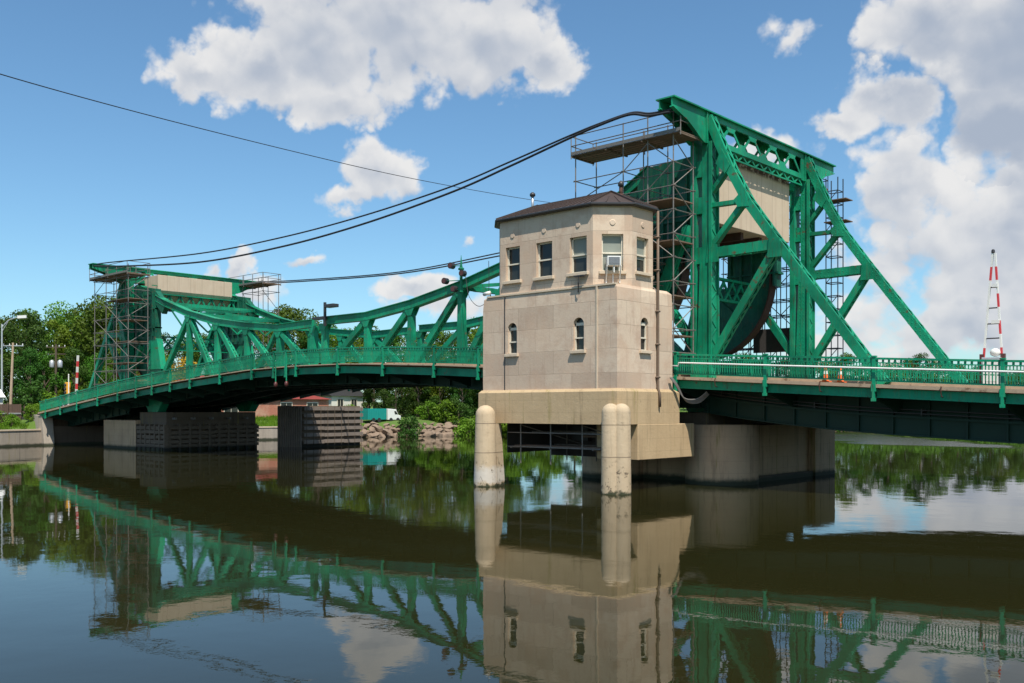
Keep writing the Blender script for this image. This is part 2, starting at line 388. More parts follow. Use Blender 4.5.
class MB:
    def __init__(s): s.v = []; s.f = []
    def add(s, vs, fs):
        k = len(s.v); s.v += [tuple(x) for x in vs]; s.f += [tuple(i + k for i in f) for f in fs]; return s
    def box(s, a, b):
        x0, y0, z0 = (min(a[i], b[i]) for i in range(3)); x1, y1, z1 = (max(a[i], b[i]) for i in range(3))
        return s.add([(x0, y0, z0), (x1, y0, z0), (x1, y1, z0), (x0, y1, z0), (x0, y0, z1), (x1, y0, z1), (x1, y1, z1), (x0, y1, z1)],
                     [(0, 3, 2, 1), (4, 5, 6, 7), (0, 1, 5, 4), (1, 2, 6, 5), (2, 3, 7, 6), (3, 0, 4, 7)])
    def beam(s, p, q, w, h, up=(0, 1, 0), w2=None, h2=None):
        """bar from p to q: w measured along up, h across it"""
        p = Vector(p); q = Vector(q); d = (q - p).normalized(); u = Vector(up); u = (u - d * u.dot(d)).normalized(); r = d.cross(u)
        w2 = w if w2 is None else w2; h2 = h if h2 is None else h2
        vs = []
        for c, a, b in ((p, w, h), (q, w2, h2)):
            vs += [c - u * a / 2 - r * b / 2, c + u * a / 2 - r * b / 2, c + u * a / 2 + r * b / 2, c - u * a / 2 + r * b / 2]
        return s.add(vs, [(0, 1, 2, 3), (7, 6, 5, 4), (0, 4, 5, 1), (1, 5, 6, 2), (2, 6, 7, 3), (3, 7, 4, 0)])
    def tube(s, pts, r, n=6, r2=None):
        pts = [Vector(p) for p in pts]; vs = []; N = len(pts)
        for i, p in enumerate(pts):
            d = (pts[min(i + 1, N - 1)] - pts[max(i - 1, 0)]).normalized()
            u = Vector((0, 0, 1)) if abs(d.z) < .9 else Vector((1, 0, 0)); u = (u - d * u.dot(d)).normalized(); w = d.cross(u)
            rr = r if r2 is None else r + (r2 - r) * i / (N - 1)
            for k in range(n):
                a = 2 * math.pi * k / n; vs.append(p + u * math.cos(a) * rr + w * math.sin(a) * rr)
        fs = [tuple(range(n - 1, -1, -1)), tuple((N - 1) * n + k for k in range(n))]
        for i in range(N - 1):
            for k in range(n):
                k2 = (k + 1) % n; fs.append((i * n + k, i * n + k2, (i + 1) * n + k2, (i + 1) * n + k))
        return s.add(vs, fs)
    def prism(s, pts, off):
        n = len(pts); o = Vector(off); a = [Vector(p) for p in pts]; vs = a + [p + o for p in a]
        return s.add(vs, [tuple(range(n)), tuple(range(2 * n - 1, n - 1, -1))] + [((i + 1) % n, i, i + n, (i + 1) % n + n) for i in range(n)])
    def lathe(s, c, prof, n=20):
        vs = []; fs = []
        for r, z in prof:
            for k in range(n):
                a = 2 * math.pi * k / n; vs.append((c[0] + r * math.cos(a), c[1] + r * math.sin(a), c[2] + z))
        for i in range(len(prof) - 1):
            for k in range(n):
                k2 = (k + 1) % n; fs.append((i * n + k, i * n + k2, (i + 1) * n + k2, (i + 1) * n + k))
        fs.append(tuple(range(n - 1, -1, -1))); fs.append(tuple((len(prof) - 1) * n + k for k in range(n)))
        return s.add(vs, fs)
    def build(s, name, mat, parent=None, smooth=False, bevel=0, **kw):
        o0 = wloc(parent) if parent else Vector((0, 0, 0))
        me = bpy.data.meshes.new(name); me.from_pydata([(v[0] - o0.x, v[1] - o0.y, v[2] - o0.z) for v in s.v], [], s.f); me.update()
        me.materials.append(mat)
        import bmesh
        bm = bmesh.new(); bm.from_mesh(me); bmesh.ops.recalc_face_normals(bm, faces=bm.faces); bm.to_mesh(me); bm.free()
        if smooth: me.shade_smooth()
        o = bpy.data.objects.new(name, me); col.objects.link(o)
        if parent: o.parent = parent
        if bevel:
            b = o.modifiers.new('b', 'BEVEL'); b.width = bevel; b.segments = 2; b.limit_method = 'ANGLE'
        tag(o, **kw); return o

def tag(o, label=None, cat=None, group=None, kind=None):
    if label: o['label'] = label
    if cat: o['category'] = cat
    if group: o['group'] = group
    if kind: o['kind'] = kind
    return o
def thing(name, loc, label, cat, group=None):
    o = bpy.data.objects.new(name, None); o.empty_display_size = .5; col.objects.link(o); o.location = loc
    return tag(o, label, cat, group)
def copy_tree(o, parent=None):
    c = o.copy(); col.objects.link(c); c.parent = parent
    for ch in [x for x in bpy.data.objects if x.parent == o]: copy_tree(ch, c)
    return c

def catenary(pts, n=14):
    P = [Vector(p) for p in pts]; out = []
    for i in range(len(P) - 1):
        p0 = P[max(i - 1, 0)]; p1 = P[i]; p2 = P[i + 1]; p3 = P[min(i + 2, len(P) - 1)]
        for k in range(n):
            s = k / n; out.append(.5 * ((2 * p1) + (p2 - p0) * s + (2 * p0 - 5 * p1 + 4 * p2 - p3) * s * s + (3 * p1 - p0 - 3 * p2 + p3) * s ** 3))
    out.append(P[-1]); return out
def plate(mb, poly, y, t):      # polygon in the x-z plane, centred on y
    mb.prism([(p[0], y - t / 2, p[1]) for p in poly], (0, t, 0))
def laced(mb, p, q, depth, width, up=(0, 1, 0), pitch=None, bar=.09, batten=True):
    """built-up member: two side plates joined by zigzag lacing on both edges; width is measured along up"""
    p = Vector(p); q = Vector(q); d = (q - p); L = d.length; d.normalize(); u = Vector(up); u = (u - d * u.dot(d)).normalized(); r = d.cross(u)
    for s in (-1, 1): mb.beam(p + u * s * (width / 2 - .03), q + u * s * (width / 2 - .03), .06, depth, up)
    for e in (-1, 1):                                   # angle flanges along each edge
        for s in (-1, 1):
            c = u * s * (width / 2 - .10) + r * e * (depth / 2 - .015)
            mb.beam(p + c, q + c, .13, .04, up)
    pitch = pitch or width * .9; n = max(2, int(L / pitch)); 
    for e in (-1, 1):
        for i in range(n):
            a = p + d * (L * i / n) + r * e * (depth / 2 + .012); b = p + d * (L * (i + 1) / n) + r * e * (depth / 2 + .012)
            s = 1 if i % 2 else -1
            mb.beam(a + u * s * (width / 2 - .08), b - u * s * (width / 2 - .08), bar, .02, up)

# ------------------------------------------------------------------ deck profile
PX = [-140, -110, -92, -84, -78.75, -70, -61.3, -50, -39, -33, -26.5, -16.5, -8, -.3, 6.6, 15.8, 25, 60]
PZ = [3.2, 3.0, 2.95, 3.2, 3.69, 4.62, 5.47, 6.35, 7.0, 7.12, 7.08, 6.65, 6.12, 5.57, 5.18, 4.67, 4.25, 3.4]
def dz(x): return float(np.interp(x, PX, PZ))
def steps(a, b, s=2.4):
    n = max(1, int(round(abs(b - a) / s))); return [a + (b - a) * i / n for i in range(n + 1)]
def ribbon(mb, a, b, y0, y1, ztop, zbot, s=2.4):
    """slab following the deck: ztop/zbot are offsets from the deck profile or functions of x"""
    f = lambda z, x: z(x) if callable(z) else dz(x) + z
    xs = steps(a, b, s); vs = []; fs = []
    for x in xs: vs += [(x, y0, f(zbot, x)), (x, y1, f(zbot, x)), (x, y1, f(ztop, x)), (x, y0, f(ztop, x))]
    for i in range(len(xs) - 1):
        k = i * 4
        for j in range(4): fs.append((k + j, k + (j + 1) % 4, k + 4 + (j + 1) % 4, k + 4 + j))
    fs.append((0, 1, 2, 3)); n = (len(xs) - 1) * 4; fs.append((n + 3, n + 2, n + 1, n))
    mb.add(vs, fs)

# ------------------------------------------------------------------ ground and water
BANK = np.array([(-78, -900), (-78.6, -60), (-78.6, -7), (-81, -2), (-82, 5), (-79, 15), (-77.8, 24), (-78, 40), (-75, 45), (-74, 52), (-74, 60), (-61, 88), (-43, 112), (-28, 146), (-27, 190), (-6, 224), (80, 290), (400, 420), (1500, 800)], float)
NEAR = np.array([(1500, 500), (400, 300), (60, 120), (31, 60), (30, -30), (25.4, -44), (25.4, -900)], float)
def sdist(P, L):
    best = np.full(len(P), 1e9); side = np.ones(len(P))
    for i in range(len(L) - 1):
        a, b = L[i], L[i + 1]; d = b - a; t = np.clip(((P - a) @ d) / (d @ d), 0, 1); q = a + t[:, None] * d; v = P - q
        r = np.hypot(v[:, 0], v[:, 1]); cr = d[0] * v[:, 1] - d[1] * v[:, 0]
        m = r < best - 1e-6; best[m] = r[m]; side[m] = np.sign(cr[m])
    return best * side           # positive to the left of the line
def land(P):
    d = np.maximum(sdist(P, BANK), sdist(P, NEAR))
    h = np.interp(d, [-6, -1.2, -.2, .7, 2.2, 6, 12, 40, 150, 700], [-3, -1.2, -.4, 1.25, 1.65, 2.3, 2.9, 4.2, 6, 9])
    h = h + np.where(d > 1, 1, 0) * (np.sin(P[:, 0] * .31) * np.cos(P[:, 1] * .27) * .18)
    # the road embankment behind the left abutment
    m = (P[:, 0] < -80) & (P[:, 0] > -150); r = np.clip(1 - np.maximum(np.abs(P[:, 1] - 5.6) - 8.5, 0) / 3, 0, 1)
    return np.where(m & (d > 0), np.maximum(h * (1 - r) + r * np.minimum(h, 2.8), h * 0 + r * 2.8) , h)
def zland(x, y): return float(land(np.array([(x, y)], float))[0])
def make_ground():
    xs = np.unique(np.concatenate([np.linspace(-1400, -170, 24), np.arange(-170, -60, 1.5), np.arange(-60, 60, 3), np.linspace(60, 1400, 26)]))
    ys = np.unique(np.concatenate([np.linspace(-800, -60, 20), np.arange(-60, 90, 1.7), np.arange(90, 260, 3), np.linspace(260, 1500, 26)]))
    X, Y = np.meshgrid(xs, ys); P = np.stack([X.ravel(), Y.ravel()], 1); Z = land(P); nx = len(xs); ny = len(ys)
    v = [(float(p[0]), float(p[1]), float(z)) for p, z in zip(P, Z)]
    f = [(j * nx + i, j * nx + i + 1, (j + 1) * nx + i + 1, (j + 1) * nx + i) for j in range(ny - 1) for i in range(nx - 1)]
    MB().add(v, f).build('ground', M['ground'], None, True, kind='structure')
make_ground()
MB().add([(-1500, -900, 0), (1500, -900, 0), (1500, 1600, 0), (-1500, 1600, 0)], [(0, 1, 2, 3)]).build('water', M['water'], kind='structure')

# ------------------------------------------------------------------ river piers
def pier_near():
    t = thing('river_pier', (-2, 5, 0), 'concrete bridge pier with rounded column ends standing behind the stone bridge house', 'bridge pier')
    m = MB()
    m.lathe((.35, 1.15, 0), [(1.9, -3), (1.9, 3.08)], 40); m.build('round_column', M['pier'], t, True)
    MB().lathe((-6.6, 1.15, 0), [(1.9, -3), (1.9, 3.08)], 40).build('round_column', M['pier'], t, True)
    MB().box((-7.6, 1.2, -3), (1.35, 11.4, 3.02)).build('wall', M['pier'], t)
    MB().box((-8, 9.3, -3), (1.75, 12.0, 3.1)).build('end_block', M['pier'], t, bevel=.05)
    MB().box((-8.4, 1.5, -3), (1.62, 11.6, .3)).build('footing', M['pierdark'], t)
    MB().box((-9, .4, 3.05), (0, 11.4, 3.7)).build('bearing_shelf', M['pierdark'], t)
pier_near()
def pier_far():
    t = thing('river_pier', (-64, 5, 0), 'stepped concrete bridge pier under the left tower with dark timber fenders round it', 'bridge pier')
    MB().box((-70, -.25, -3), (-63.05, 9.8, 2.8)).build('low_block', M['pier'], t, bevel=.05)
    MB().box((-63.2, .25, -3), (-57.9, 9.8, 3.6)).build('high_block', M['pierdark'], t, bevel=.05)  # darker concrete paints in the shade of the bridge
    m = MB()
    for k in range(5):
        for j in range(3): q = random.uniform(-.05, .05); m.box((-63.3 + j * 1.96, -.14 + random.uniform(-.06, .06), .25 + k * .43 + q), (-61.36 + j * 1.96, .22, .56 + k * .43 + q * .6))
    for k in range(7): m.box((-63.2 + k * .93, -.2, -1), (-62.98 + k * .93, .24, 2.45))
    m.build('timber_fender', M['timber'], t)
    m = MB()
    for k in range(5):
        for j in range(4): q = random.uniform(-.06, .06); m.box((-57.86, .2 + j * 2.44, .25 + k * .43 + q), (-57.55 + random.uniform(-.05, .08), 2.62 + j * 2.44, .55 + k * .43 + q * .5))
    for k in range(10): m.box((-57.86, .3 + k * 1.02, -1), (-57.47, .52 + k * 1.02, 2.45))
    m.build('timber_fender', M['timber'], t)
    m = MB()
    for k in range(5): m.box((-57.9, .8 + k * 1.9, 2.9), (-57.3, 1.0 + k * 1.9, 3.1))
    m.build('fender_bracket', M['steel'], t)
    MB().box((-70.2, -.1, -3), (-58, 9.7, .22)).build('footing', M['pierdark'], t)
pier_far()
def abutment():
    t = thing('abutment', (-82, 4, 0), 'concrete abutment with sloping wing wall at the left end of the bridge', 'abutment')
    m = MB(); m.prism([(-81.8, -2.6, -2), (-78.6, -2.6, -2), (-79.6, -2.6, 3.1), (-81.8, -2.6, 3.3)], (0, 1.1, 0)); m.build('wing_wall', M['wall'], t)
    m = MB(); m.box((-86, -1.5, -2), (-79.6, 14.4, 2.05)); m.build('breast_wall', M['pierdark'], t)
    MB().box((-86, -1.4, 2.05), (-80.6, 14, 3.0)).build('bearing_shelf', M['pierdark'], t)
abutment()

# ------------------------------------------------------------------ bridge leaves
YN, YF = .7, 10.5          # truss planes
def botprof(x, x0, sgn):
    s = abs(x - x0); return float(np.interp(s, [0, 10, 16, 24, 32, 36], [5.85, 5.75, 5.35, 4.45, 4.0, 4.0]))

def railing(parent, a, b, y, out, posts, mat='green', pipe=False, hang=.7):
    """balustrade along the deck edge; out=-1 when the water is on the -y side"""
    xs = sorted([a] + [p for p in posts if a < p < b] + [b])
    for i in range(len(xs) - 1):
        m = MB(); x0, x1 = xs[i], xs[i + 1]
        if x1 - x0 < .3: continue
        P = lambda x, h: (x, y, dz(x0) + (dz(x1) - dz(x0)) * (x - x0) / (x1 - x0) + h)
        m.beam(P(x0, 1.08), P(x1, 1.08), .11, .09); m.beam(P(x0, .90), P(x1, .90), .05, .05); m.beam(P(x0, .13), P(x1, .13), .09, .07)
        n = int((x1 - x0) / .125)
        for k in range(1, n):
            x = x0 + (x1 - x0) * k / n; p, q = P(x, .15), P(x, .90)
            m.beam(p, q, .028, .042)
            if k % 2: m.beam(P(x - .045, .99), P(x + .045, .99), .03, .13); m.beam(P(x - .08, .52), P(x + .08, .52), .02, .05)      # little openwork blocks under the hand rail
        m.build('railing_panel', M[mat], parent)
    for x in posts:
        if not (a - .01 <= x <= b + .01): continue
        z = dz(x); m = MB()
        m.box((x - .075, y - .075, z - .3), (x + .075, y + .075, z + 1.18)); m.box((x - .10, y - .10, z + 1.14), (x + .10, y + .10, z + 1.2))
        m.box((x - .10, y - .10, z - .34), (x + .10, y + .09, z - .02))
        m.box((x - .05, y + out * .02, z - hang), (x + .05, y + out * .12, z - .3))
        m.box((x - .085, y + out * .0, z - hang - .14), (x + .085, y + out * .15, z - hang))
        m.build('railing_post', M[mat], parent)
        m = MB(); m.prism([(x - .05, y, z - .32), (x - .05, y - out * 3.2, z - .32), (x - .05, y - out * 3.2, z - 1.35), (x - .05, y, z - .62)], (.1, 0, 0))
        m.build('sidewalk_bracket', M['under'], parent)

def deck_parts(t, a, b, girders, posts, bot, mat_walk='green', edge='walk', fasc=.45, thick=True):
    m = MB(); ribbon(m, a, b, 1.35, 9.85, -.12, -.42); m.build('roadway', M['asphalt'], t)
    for y0, y1, out in ((-2.75, .3, -1), (10.95, 13.95, 1)):
        m = MB(); ribbon(m, a, b, y0, y1, -.02, -.17 if thick else -.09); m.build('sidewalk', M[edge], t)
        yy = y0 + .25 if out < 0 else y1 - .35
        m = MB(); ribbon(m, a, b, yy, yy + .1, -.205, -.205 - fasc); ribbon(m, a, b, yy - .06, yy + .16, -.205 - fasc, -.26 - fasc); m.build('fascia_beam', M['green'], t)
        m = MB(); ribbon(m, a, b, .3 if out < 0 else 9.85, 1.35 if out < 0 else 10.95, .14, -.24); m.build('kerb', M['walk'], t)
    for y in girders:
        m = MB(); ribbon(m, a, b, y - .05, y + .05, -.43, bot); ribbon(m, a, b, y - .28, y + .28, lambda x: bot(x) + .0, lambda x: bot(x) - .06); ribbon(m, a, b, y - .2, y + .2, -.42, -.5)
        for x in steps(a + .3, b - .3, 1.6): m.box((x - .04, y - .2, bot(x)), (x + .04, y + .2, dz(x) - .5))
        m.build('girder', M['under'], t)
    xs = [p for p in posts if a + .5 < p < b - .5] 
    for x in xs:
        z0 = max(bot(x) + .25, dz(x) - 1.7)
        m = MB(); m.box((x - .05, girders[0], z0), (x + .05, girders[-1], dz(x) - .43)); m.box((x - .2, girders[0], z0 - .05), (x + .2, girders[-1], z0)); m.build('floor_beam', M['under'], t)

def leaf(name, label, root, tip, chord, seg, outer, zc_scale, posts, cw):
    """root/tip = x of the two ends; chord = top chord nodes from the tip back; seg = (cx, cz, r)"""
    sg = 1 if root > tip else -1                       # +1 when the root is on the right
    t = thing(name, (seg[0], 5.6, dz(seg[0])), label, 'bascule span', None)
    x0 = tip
    bot = lambda x: botprof(x, x0, sg)
    a, b = min(root, tip), max(root, tip)
    deck_parts(t, a, b, [YN, 4, 7.2, YF], posts, bot, fasc=.42, thick=False)
    railing(t, a, b, -2.68, -1, posts); railing(t, a, b, 13.88, 1, posts)
    cx, cz, r = seg
    for y in (YN, YF):
        # top chord as a riveted box with flanges
        m = MB()
        for (p, q) in zip(chord[:-1], chord[1:]):
            P, Q = (p[0], y, p[1] - .28), (q[0], y, q[1] - .28)
            m.beam(P, Q, .40, .50); m.beam((p[0], y, p[1]), (q[0], y, q[1]), .62, .05); m.beam((p[0], y, p[1] - .56), (q[0], y, q[1] - .56), .56, .05)
        m.build('top_chord', M['green'], t)
        for i, (x, z) in enumerate(chord[:-3]):
            zb = dz(x) - .4
            m = MB(); w0 = .34 if i else .42
            m.beam((x, y, zb), (x, y, z - .5), .44, .62 if i else .5, w2=.44, h2=w0)
            plate(m, [(x - .55, z - .5), (x + .55, z - .5), (x + .2, z - 1.05), (x - .2, z - 1.05)], y - .24, .04)
            plate(m, [(x - .55, z - .5), (x + .55, z - .5), (x + .2, z - 1.05), (x - .2, z - 1.05)], y + .24, .04)
            m.build('vertical_post', M['green'], t)
        for i in range(1, len(chord) - 2):
            xt, zt = chord[i]; xb = chord[i - 1][0]
            if i == len(chord) - 3: xt, zt = chord[i - 1]; xb = cx - .2 * sg

            m = MB(); laced(m, (xt, y, zt - .45), (xb + .25 * sg, y, dz(xb) - .1), .42, .42); m.build('diagonal', M['green'], t)
        # segmental girder
        m = MB()
        xl = chord[-2][0] + (1.3 if sg > 0 else -1.4) * sg
        up = [(xl, cz + .2), (xl, chord[-2][1] + .1), (chord[-1][0], chord[-1][1] - .1), (outer, chord[-1][1] + .05), (outer, cz + 2.0), (cx + sg * r * .93, cz), (cx + sg * (r - 1.5), cz - .6), (xl, cz - .9)]
        plate(m, up, y, .62)
        m.beam((chord[-3][0], y, chord[-3][1] - .9), (xl + .3 * sg, y, chord[-2][1] - .5), .5, 1.0)
        for k in range(5):                                # stiffeners
            xx = xl + (outer - xl) * (k + .3) / 5; ztop = chord[-2][1] - .1 + k * .15
            m.box((xx - .06, y - .45, cz - .5), (xx + .06, y + .45, ztop))
        for zz in (cz + .3, cz + 2.1): m.box((xl, y - .42, zz - .06), (outer - .3 * sg, y + .42, zz + .06))
        m.build('segment_web', M['green_dark'], t)
        m = MB(); A = np.radians(np.linspace(-108, 8, 31)); 
        ro, ri = r - .09, r - 1.35
        for k in range(30):
            pts = [(cx + sg * ro * math.cos(A[k]), cz + ro * math.sin(A[k])), (cx + sg * ro * math.cos(A[k + 1]), cz + ro * math.sin(A[k + 1])), (cx + sg * ri * math.cos(A[k + 1]), cz + ri * math.sin(A[k + 1])), (cx + sg * ri * math.cos(A[k]), cz + ri * math.sin(A[k]))]
            plate(m, pts, y, .5)
        sec = [(cx, cz - .7)] + [(cx + sg * (r - 1.2) * math.cos(q), cz + (r - 1.2) * math.sin(q)) for q in np.radians(np.linspace(-92, 2, 12))]
        plate(m, sec, y, .22)
        m.build('segment_rim', M['green_dark'], t)
        m = MB()
        for k in range(30):
            pts = [(cx + sg * rr * math.cos(A[q]), cz + rr * math.sin(A[q])) for rr, q in ((r, k), (r, k + 1), (ro + .002, k + 1), (ro + .002, k))]
            plate(m, pts, y, .72)
        m.build('tread_plate', M['rust'], t)
        m = MB()
        plate(m, [(cx - 1.35, cz - r + 1.2), (cx + 1.35, cz - r + 1.2), (cx + .55, cz - .8), (cx - .55, cz - .8)], y, .58)
        for s in (sg,): m.beam((cx, y, cz - .5), (cx + s * (r - .8) * .72, y, cz - (r - .8) * .72), .54, .75)
        m.build('segment_spoke', M['green'] if outer < -20 else M['green_dark'], t)
    # lateral bracing between the trusses
    for i, (x, z) in enumerate(chord):
        if i < 3 or i > len(chord) - 3: continue
        m = MB(); laced(m, (x, YN + .3, z - .35), (x, YF - .3, z - .35), .34, .30, (1, 0, 0), .5)
        m.build('cross_strut', M['green'], t)
        if i >= 4:
            m = MB(); xa, za = chord[i - 1]
            m.beam((xa, YN + .2, za - .3), (x, YF - .2, z - .3), .22, .16, (0, 0, 1)); m.beam((xa, YF - .2, za - .42), (x, YN + .2, z - .42), .22, .16, (0, 0, 1)); m.build('lateral_brace', M['green'], t)
        if i >= 4:
            m = MB(); zl = max(z - 2.6, dz(x) + 5.0) 
            m.beam((x, YN + .2, zl), (x, YF - .2, zl), .3, .3)
            n = 6
            for k in range(n):
                ya = YN + .3 + (YF - YN - .6) * k / n; yb = YN + .3 + (YF - YN - .6) * (k + 1) / n
                m.beam((x, ya, zl if k % 2 else z - .6), (x, yb, z - .6 if k % 2 else zl), .12, .12, (1, 0, 0))
            m.build('sway_frame', M['green'], t)
    xg, zg = cx + sg * 3.4, cz - .35
    m = MB(); m.box((xg - .15, YN + .3, zg), (xg + .15, YF - .3, zg + .14)); m.box((xg - .15, YN + .3, zg - 1.25), (xg + .15, YF - .3, zg - 1.1))
    for q in range(9):
        ya = YN + .35 + (YF - YN - .7) * q / 9; yb = YN + .35 + (YF - YN - .7) * (q + 1) / 9
        m.beam((xg - .04, ya, zg), (xg - .04, yb, zg - 1.15), .08, .17, (1, 0, 0)); m.beam((xg + .06, ya, zg - 1.15), (xg + .06, yb, zg), .08, .17, (1, 0, 0))
    m.build('sway_frame', M['green'], t)
    xg, zg = chord[-2][0] + .3 * sg, chord[-2][1] - .1
    m = MB(); m.box((xg - .2, YN + .3, zg - .12), (xg + .2, YF - .3, zg)); m.box((xg - .2, YN + .3, zg - 1.3), (xg + .2, YF - .3, zg - 1.18)); m.box((xg - .16, YN + .3, zg + .7), (xg - .1, YF - .3, zg + .78))
    for q in range(16):
        ya = YN + .35 + (YF - YN - .7) * q / 16; yb = YN + .35 + (YF - YN - .7) * (q + 1) / 16
        m.beam((xg, ya, zg - .1 if q % 2 else zg - 1.2), (xg, yb, zg - 1.2 if q % 2 else zg - .1), .10, .16, (1, 0, 0))
    m.build('lattice_girder', M['green'], t)
    # counterweight
    m = MB(); X0, X1, z0, z1 = cw
    m.prism([(X0, 1.55, z1), (X1, 1.55, z1), (X1, 1.55, z0), (X0 + (X1 - X0) * .25, 1.55, z0), (X0, 1.55, z0 + 1.2)], (0, 8.05, 0))
    c = m.build('counterweight', M['cw'], t, bevel=.03)
    for k in range(4): yy = 2.6 + k * 2.1; MB().box((min(X0, X1) + .4, yy - .15, z0 - .42), (max(X0, X1) - .4, yy + .15, z0 - .003)).build('counterweight_beam', M['rust'], c)
    # track girder the leaf rolls on
    return t

POSTS_L = [-78.3, -74.5, -70.5, -65.8, -61.5, -57.85, -54.79, -51.5, -48.1, -43.3, -38.6, -35.6]
POSTS_N = [-34.0, -32.7, -27.7, -22.8, -17.8, -13.9, -9, -4.5]
POSTS_R = [0, 4.9, 10.0, 15.1, 20.2, 25.3, 30.4]
chN = [(-33.8, 10.95), (-28.6, 10.95), (-23.8, 11.45), (-18.8, 12.3), (-14, 13.4), (-9.6, 14.8), (-5.8, 16.2), (-3.9, 17.3)]
chL = [(-35.2, 10.85), (-39.9, 10.75), (-44.7, 11.2), (-49.5, 11.85), (-54.4, 12.9), (-58.8, 14.2), (-61.8, 15.3), (-63.4, 15.95)]
LN = leaf('bascule_leaf', 'right half of the green opening span with its curved truss beside the stone bridge house', -.3, -34.45, chN, (-6.4, 11.9, 4.9), -.75, 1, POSTS_N, (-5.2, -.02, 13.8, 17.6))
LL = leaf('bascule_leaf', 'left half of the green opening span with its pale counterweight at the far tower', -66.0, -34.55, chL, (-60.6, 11.4, 4.9), -65.4, 1, [p for p in POSTS_L if p > -66], (-62.0, -66.2, 14.3, 17.0))

# ------------------------------------------------------------------ fixed towers
def tower(x0, s, label, beamz, strut):
    """x0 = tower line, s=+1 when the raking legs lean to +x"""
    X = lambda v: x0 + s * v
    k = (beamz - 5.4) / (19.35 - 5.4); Z = lambda z: 5.4 + (z - 5.4) * k
    t = thing('portal_tower', (x0, 5.6, dz(x0)), label, 'bridge tower')
    for y, side in ((0, -1), (11.2, 1)):
        zb = dz(x0) - .3
        # built-up post: two columns joined by plates
        m = MB()
        m.box((X(-.62), y - .35, zb), (X(-.30), y + .35, Z(17.7)))
        m.box((X(.06), y - .30, zb), (X(.55), y + .30, Z(17.7)))
        for z in (Z(11.9), Z(14.5), Z(16.4)): m.box((X(-.31), y - .28, z - .45), (X(.07), y + .28, z + .4))
        m.prism([(X(-.31), y - .3, zb), (X(.07), y - .3, zb), (X(.07), y - .3, Z(11.5)), (X(-.08), y - .3, Z(11.5))], (0, .55, 0))
        n = 26
        for i in range(n):
            z = zb + (Z(17.6) - zb) * i / n; z2 = zb + (Z(17.6) - zb) * (i + 1) / n; q = 1 if i % 2 else -1
            m.beam((X(.575), y - q * .27, z), (X(.575), y + q * .27, z2), .02, .08, (1, 0, 0))
        m.box((X(.5), y - .40, zb), (X(.66), y - .32, Z(17.7))); m.box((X(.5), y + .32, zb), (X(.66), y + .40, Z(17.7)))
        m.build('post', M['green'], t)
        m = MB(); leg = [(.35, 19.0), (1.65, 16.05), (2.6, 14.3), (4.1, 12.2), (9.45, dz(X(9.45)) if s > 0 else dz(X(9.45)))]
        LP = [(X(p[0]), y, Z(p[1]) if p[1] > 8 else p[1]) for p in leg]
        for p, q in zip(LP[:-1], LP[1:]): laced(m, p, q, .43, .58, (0, 1, 0), .5)
        m.build('raking_leg', M['green'], t)
        m = MB(); laced(m, (X(.3), y, Z(11.95)), (X(4.2), y, Z(12.0)), .50, .56, (0, 1, 0), .45)
        for gx, gz in ((.7, 11.95), (4.15, 11.85)):
            plate(m, [(X(gx - .4), Z(gz) - .5), (X(gx + .35), Z(gz) - .5), (X(gx + .25), Z(gz) + .4), (X(gx - .3), Z(gz) + .55)], y - .33, .03)
        m.build('brace', M['green'], t)
        m = MB(); m.beam((X(.3), y, Z(14.45)), (X(2.5), y, Z(14.4)), .34, .22)
        plate(m, [(X(1.9), Z(14.5)), (X(2.1), Z(14.1)), (X(2.75), Z(14.05)), (X(2.5), Z(14.8)), (X(2.2), Z(14.75))], y, .62); m.build('brace', M['green'], t)
        m = MB(); m.beam((X(.4), y, Z(12.2)), (X(2.3), y, Z(14.3)), .36, .26); m.build('brace', M['green'], t)
        m = MB(); m.beam((X(.3), y, Z(14.9)), (X(1.6), y, Z(16.4)), .36, .22)
        plate(m, [(X(.85), Z(16.5)), (X(1.4), Z(15.9)), (X(1.7), Z(16.3)), (X(1.2), Z(17.2))], y, .66); m.build('brace', M['green'], t)
        m = MB(); laced(m, (X(4.0), y, Z(11.7)), (X(.6), y, Z(6.6)), .38, .5, (0, 1, 0), .42); m.build('brace', M['green'], t)
        m = MB(); laced(m, (X(-.4), y + side * .0, Z(7.0)), (X(-3.0), y, Z(10.6)), .4, .4, (0, 1, 0), .42); m.build('brace', M['green'], t)
    # portal beam
    b = MB(); h = .36
    for sx in (-1, 1):
        xx = X(sx * h)
        poly = [(-3.62, 19.22), (-3.62, 18.82), (-3.0, 18.62), (-2.3, 18.42), (-1.7, 18.12), (-1.15, 17.8), (-.7, 17.62), (.9, 17.62), (.9, 19.22)]
        for f in (lambda q: q, lambda q: 11.2 - q):
            b.prism([(xx - .03, f(q[0]), Z(q[1])) for q in poly], (.06, 0, 0))
        b.box((xx - .04, .9, Z(18.92)), (xx + .04, 10.3, Z(19.22))); b.box((xx - .04, .9, Z(17.72)), (xx + .04, 10.3, Z(17.98)))
        n = 8; ys = np.linspace(.9, 10.3, n + 1)
        for i in range(n):
            za, zb_ = (Z(17.9), Z(19.0)) if i % 2 == 0 else (Z(19.0), Z(17.9))
            b.beam((xx, ys[i], za), (xx, ys[i + 1], zb_), .05, .15, (1, 0, 0))
        for i in range(1, n):
            if i % 2: b.prism([(xx - .035, ys[i] - .5, Z(18.93)), (xx - .035, ys[i] + .5, Z(18.93)), (xx - .035, ys[i] + .3, Z(18.66)), (xx - .035, ys[i] - .3, Z(18.66))], (.07, 0, 0))
            else: b.prism([(xx - .035, ys[i] - .45, Z(17.97)), (xx - .035, ys[i] + .45, Z(17.97)), (xx - .035, ys[i] + .2, Z(18.24)), (xx - .035, ys[i] - .2, Z(18.24))], (.07, 0, 0))
